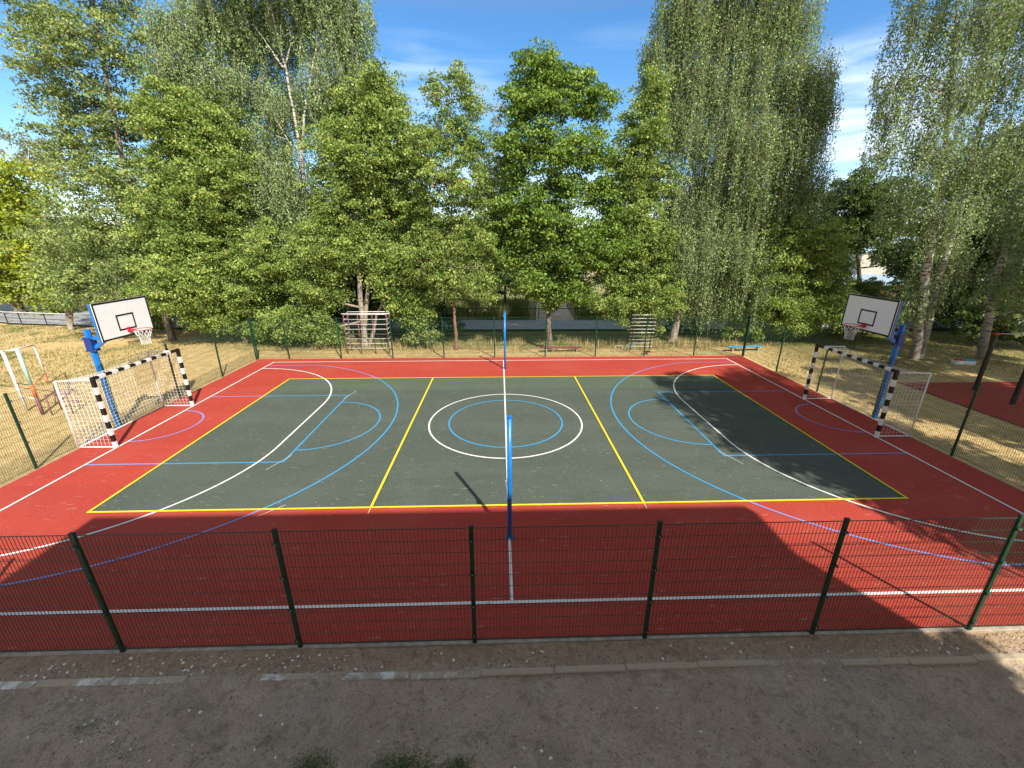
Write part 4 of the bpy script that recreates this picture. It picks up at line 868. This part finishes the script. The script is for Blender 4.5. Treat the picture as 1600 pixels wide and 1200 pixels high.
# distant wood on the horizon
n = 26000; x = rng.uniform(-160, 230, n); y = rng.uniform(105, 150, n); top = 5.5 + 4.5 * (vnoise(x, y * 0, .06, 11) + .5 * vnoise(x, x * 0, .25, 12)); z = top * rng.random(n) ** .6
pos = np.stack([x, y, z], 1); nrm = rand_unit(n) + np.array([0, -.4, .5]); nrm /= np.linalg.norm(nrm, axis=1)[:, None]; a = rand_unit(n); a -= nrm * (a * nrm).sum(1)[:, None]; a /= np.linalg.norm(a, axis=1)[:, None]
s = rng.uniform(1.2, 2.6, n); tag(quads('distant_woods', leaf_quads(pos, a, np.cross(nrm, a), s, s * .8), np.clip(rng.normal(.5, .2, n), 0, 1), M['l_dark']), kind='stuff')

# ---------------------------------------------------------------- grasses
def blades(name, x, y, h, w, material, tint, lean=.5, z0=None):
    n = len(x); z = ground_z(x, y) if z0 is None else np.full(n, z0)
    a = rng.uniform(0, 2 * np.pi, n); d = np.stack([np.cos(a), np.sin(a), 0 * a], 1); p = np.stack([x, y, z - .01], 1)
    side = np.stack([-d[:, 1], d[:, 0], 0 * a], 1) * (w / 2)[:, None]
    tip = p + d * (h * lean * rng.random(n))[:, None] + np.array([0, 0, 1.0]) * h[:, None]
    V = np.stack([p - side, p + side, tip], 1)
    return tag(quads(name, V, tint, material, n=3), kind='stuff')
def scatter(n, x0, x1, y0, y1, f, th, seed):
    x = rng.uniform(x0, x1, n); y = rng.uniform(y0, y1, n); k = vnoise(x, y, f, seed) + .35 * vnoise(x, y, f * 4, seed + 1) > th * rng.uniform(.8, 1.2, n)
    return x[k], y[k]
xs_, ys_ = [], []
for a in ((70000, -40, -12.2, -6, 16.0, .5, .45), (26000, -14, 16, 7.9, 13.2, .8, .45), (40000, 12.3, 30, -8, 13, .5, .5)):
    x, y = scatter(*a, 21)
    k = ~((x > 15.9) & (y < 3.6)); xs_.append(x[k]); ys_.append(y[k])
x = np.concatenate(xs_); y = np.concatenate(ys_); n = len(x)
blades('dry_grass', x, y, rng.uniform(.03, .10, n), rng.uniform(.012, .03, n), M['g_dry'], np.clip(rng.normal(.5, .25, n), 0, 1))
xs_, ys_ = [], []
for a in ((30000, -40, -17, 4, 17, .35, .62), (26000, -14, 24, 9.6, 13.9, .6, .5), (8000, 12.3, 28, 4, 13, .5, .6)):
    x, y = scatter(*a, 41); xs_.append(x); ys_.append(y)
x = np.concatenate(xs_); y = np.concatenate(ys_); n = len(x)
blades('green_grass', x, y, rng.uniform(.05, .16, n), rng.uniform(.015, .035, n), M['g_tall'], np.clip(rng.normal(.35, .25, n), 0, 1))
x, y = scatter(30000, -12, 18, 18.0, 27, .45, .5, 61); k = ~((x > 2.0 + (y - 17) * .05) & (x < 5.4 + (y - 17) * .12)); x = x[k]; y = y[k]; n = len(x)
blades('tall_grass', x, y, rng.uniform(.35, .95, n), rng.uniform(.03, .06, n), M['g_tall'], np.clip(rng.normal(.55, .25, n), 0, 1), .35, .0)
cx = rng.uniform(-12, 13, 70); cy = rng.uniform(8.7, 10.8, 70); x = np.repeat(cx, 60) + rng.normal(0, .22, 4200); y = np.repeat(cy, 60) + rng.normal(0, .2, 4200); n = len(x)
blades('dry_weeds', x, y, rng.uniform(.12, .5, n), rng.uniform(.012, .03, n), M['g_dry'], np.clip(rng.normal(.45, .3, n), 0, 1), .5)
# green weed patches in the foreground dirt
fx, fy = [], []
for (cx, cy, sx, sy_, k) in ((-2.30, -9.22, .13, .09, 2600), (-1.30, -9.24, .22, .10, 4200), (-.66, -9.22, .09, .05, 900), (-5.15, -8.72, .18, .07, 420), (-4.5, -9.0, .16, .09, 380), (-2.9, -8.9, .12, .07, 160), (-3.5, -9.05, .2, .08, 200), (-.35, -8.95, .1, .06, 160), (-3.9, -8.55, .25, .06, 130), (-1.2, -8.75, .4, .1, 90), (.9, -9.3, .2, .08, 60), (-5.9, -8.5, .3, .08, 160)):
    fx.append(rng.normal(cx, sx, k)); fy.append(rng.normal(cy, sy_, k))
x = np.concatenate(fx); y = np.concatenate(fy); n = len(x)
blades('weed_patches', x, y, rng.uniform(.010, .040, n), rng.uniform(.006, .014, n), M['g_green'], np.clip(rng.normal(.4, .25, n), 0, 1), 1.3)

# ---------------------------------------------------------------- stones and litter
def stone_mesh(seed, m):
    r = random.Random(seed); b = MB(); vs = []; n = 7
    for lv, (zz, rr) in enumerate(((-.3, .7), (.05, 1.0), (.38, .75), (.55, .3))):
        for k in range(n):
            a = 2 * math.pi * k / n + lv * .4; q = rr * r.uniform(.72, 1.15); vs.append((q * math.cos(a), q * .72 * math.sin(a), zz + r.uniform(-.08, .08)))
    fs = [tuple(range(n - 1, -1, -1)), tuple(range(3 * n, 4 * n))]
    for l in range(3):
        for k in range(n): fs.append((l * n + k, l * n + (k + 1) % n, (l + 1) * n + (k + 1) % n, (l + 1) * n + k))
    b.add(vs, fs); o = b.build('stone', M[m]); o.name = 'white_stone' if m == 'stone' else 'tan_stone'; return o
st = [stone_mesh(k, 'stone') for k in range(4)]
big = stone_mesh(9, 'stoneb'); big.name = 'tan_rock'; big.location = (1.52, -8.43, ground_z(1.52, -8.43) + .012); big.scale = (.026, .05, .024); big.rotation_euler = (0, 0, .3)
tag(big, 'long tan rock, the largest stone on the bare dirt below the third fence bay', 'stone')
lab = 'small white stone lying on the bare dirt in the foreground'; used = 0
def put(x, y, s):
    global used
    o = st[used] if used < 4 else st[used % 4].copy()
    if used >= 4: col.objects.link(o)
    o.location = (x, y, float(ground_z(x, y)) + s * .25); k = random.uniform(.7, 1.25); o.scale = (s * k, s / k, s * random.uniform(.6, .95)); o.rotation_euler = (random.uniform(-.4, .4), random.uniform(-.4, .4), random.uniform(0, 6.3))
    tag(o, lab, 'stone', 'white stones scattered on the dirt'); used += 1
for k in range(190):
    x = random.uniform(-7.5, 6.5) if random.random() < .6 else random.uniform(-7, -2.2)
    y = random.choice((random.uniform(-8.1, -7.85), random.uniform(-9.4, -8.25), random.uniform(-8.1, -7.85)))
    put(x, y, random.choice((.010, .013, .017, .021, .026)))
def flakes(name, x, y, z, s, material, tint, flat=.4):
    n = len(x); p = np.stack([x, y, z], 1); nrm = rand_unit(n) * flat + np.array([0, 0, 1.0]); nrm /= np.linalg.norm(nrm, axis=1)[:, None]
    a = rand_unit(n); a -= nrm * (a * nrm).sum(1)[:, None]; a /= np.linalg.norm(a, axis=1)[:, None]
    return tag(quads(name, leaf_quads(p, a, np.cross(nrm, a), s, s * .7), tint, material), kind='stuff')
# gravel: little faceted grains
n = 17000; x = rng.uniform(-9, 9, n); y = np.where(rng.random(n) < .55, rng.uniform(-8.12, -7.8, n), rng.uniform(-10, -8.1, n))
s = .004 + .013 * rng.random(n) ** 3; z = ground_z(x, y) + s * .2
base8 = np.array([(1, 0, 0), (0, 1, 0), (-1, 0, 0), (0, -1, 0), (0, 0, 1.0)]); tri = np.array([(0, 1, 4), (1, 2, 4), (2, 3, 4), (3, 0, 4)])
vv = base8[None] * s[:, None, None] * rng.uniform(.6, 1.3, (n, 5, 1)) + np.stack([x, y, z], 1)[:, None]
V = vv[:, tri].reshape(-1, 3, 3)
mgr, nt, bb = mat('gravel_grains', .9, .2); at = N(nt, 'ShaderNodeAttribute', attribute_name='tint'); nt.links.new(ramp(nt, at.outputs['Fac'], [(0, (.22, .17, .12)), (.5, (.42, .32, .23)), (.85, (.56, .45, .33)), (1, (.7, .66, .58))]), bb.inputs['Base Color'])
tag(quads('gravel', V, np.repeat(np.clip(rng.normal(.4, .28, n), 0, 1), 4), mgr, n=3), kind='stuff')
# pale fluff and leaf bits blown over the rubber
n = 420; x = rng.uniform(-11.5, 11.5, n); y = rng.uniform(-7.4, 7.4, n)
flakes('leaf_litter', x, y, np.full(n, .018), rng.uniform(.012, .035, n), M['l_pale'], np.full(n, .9), .5)
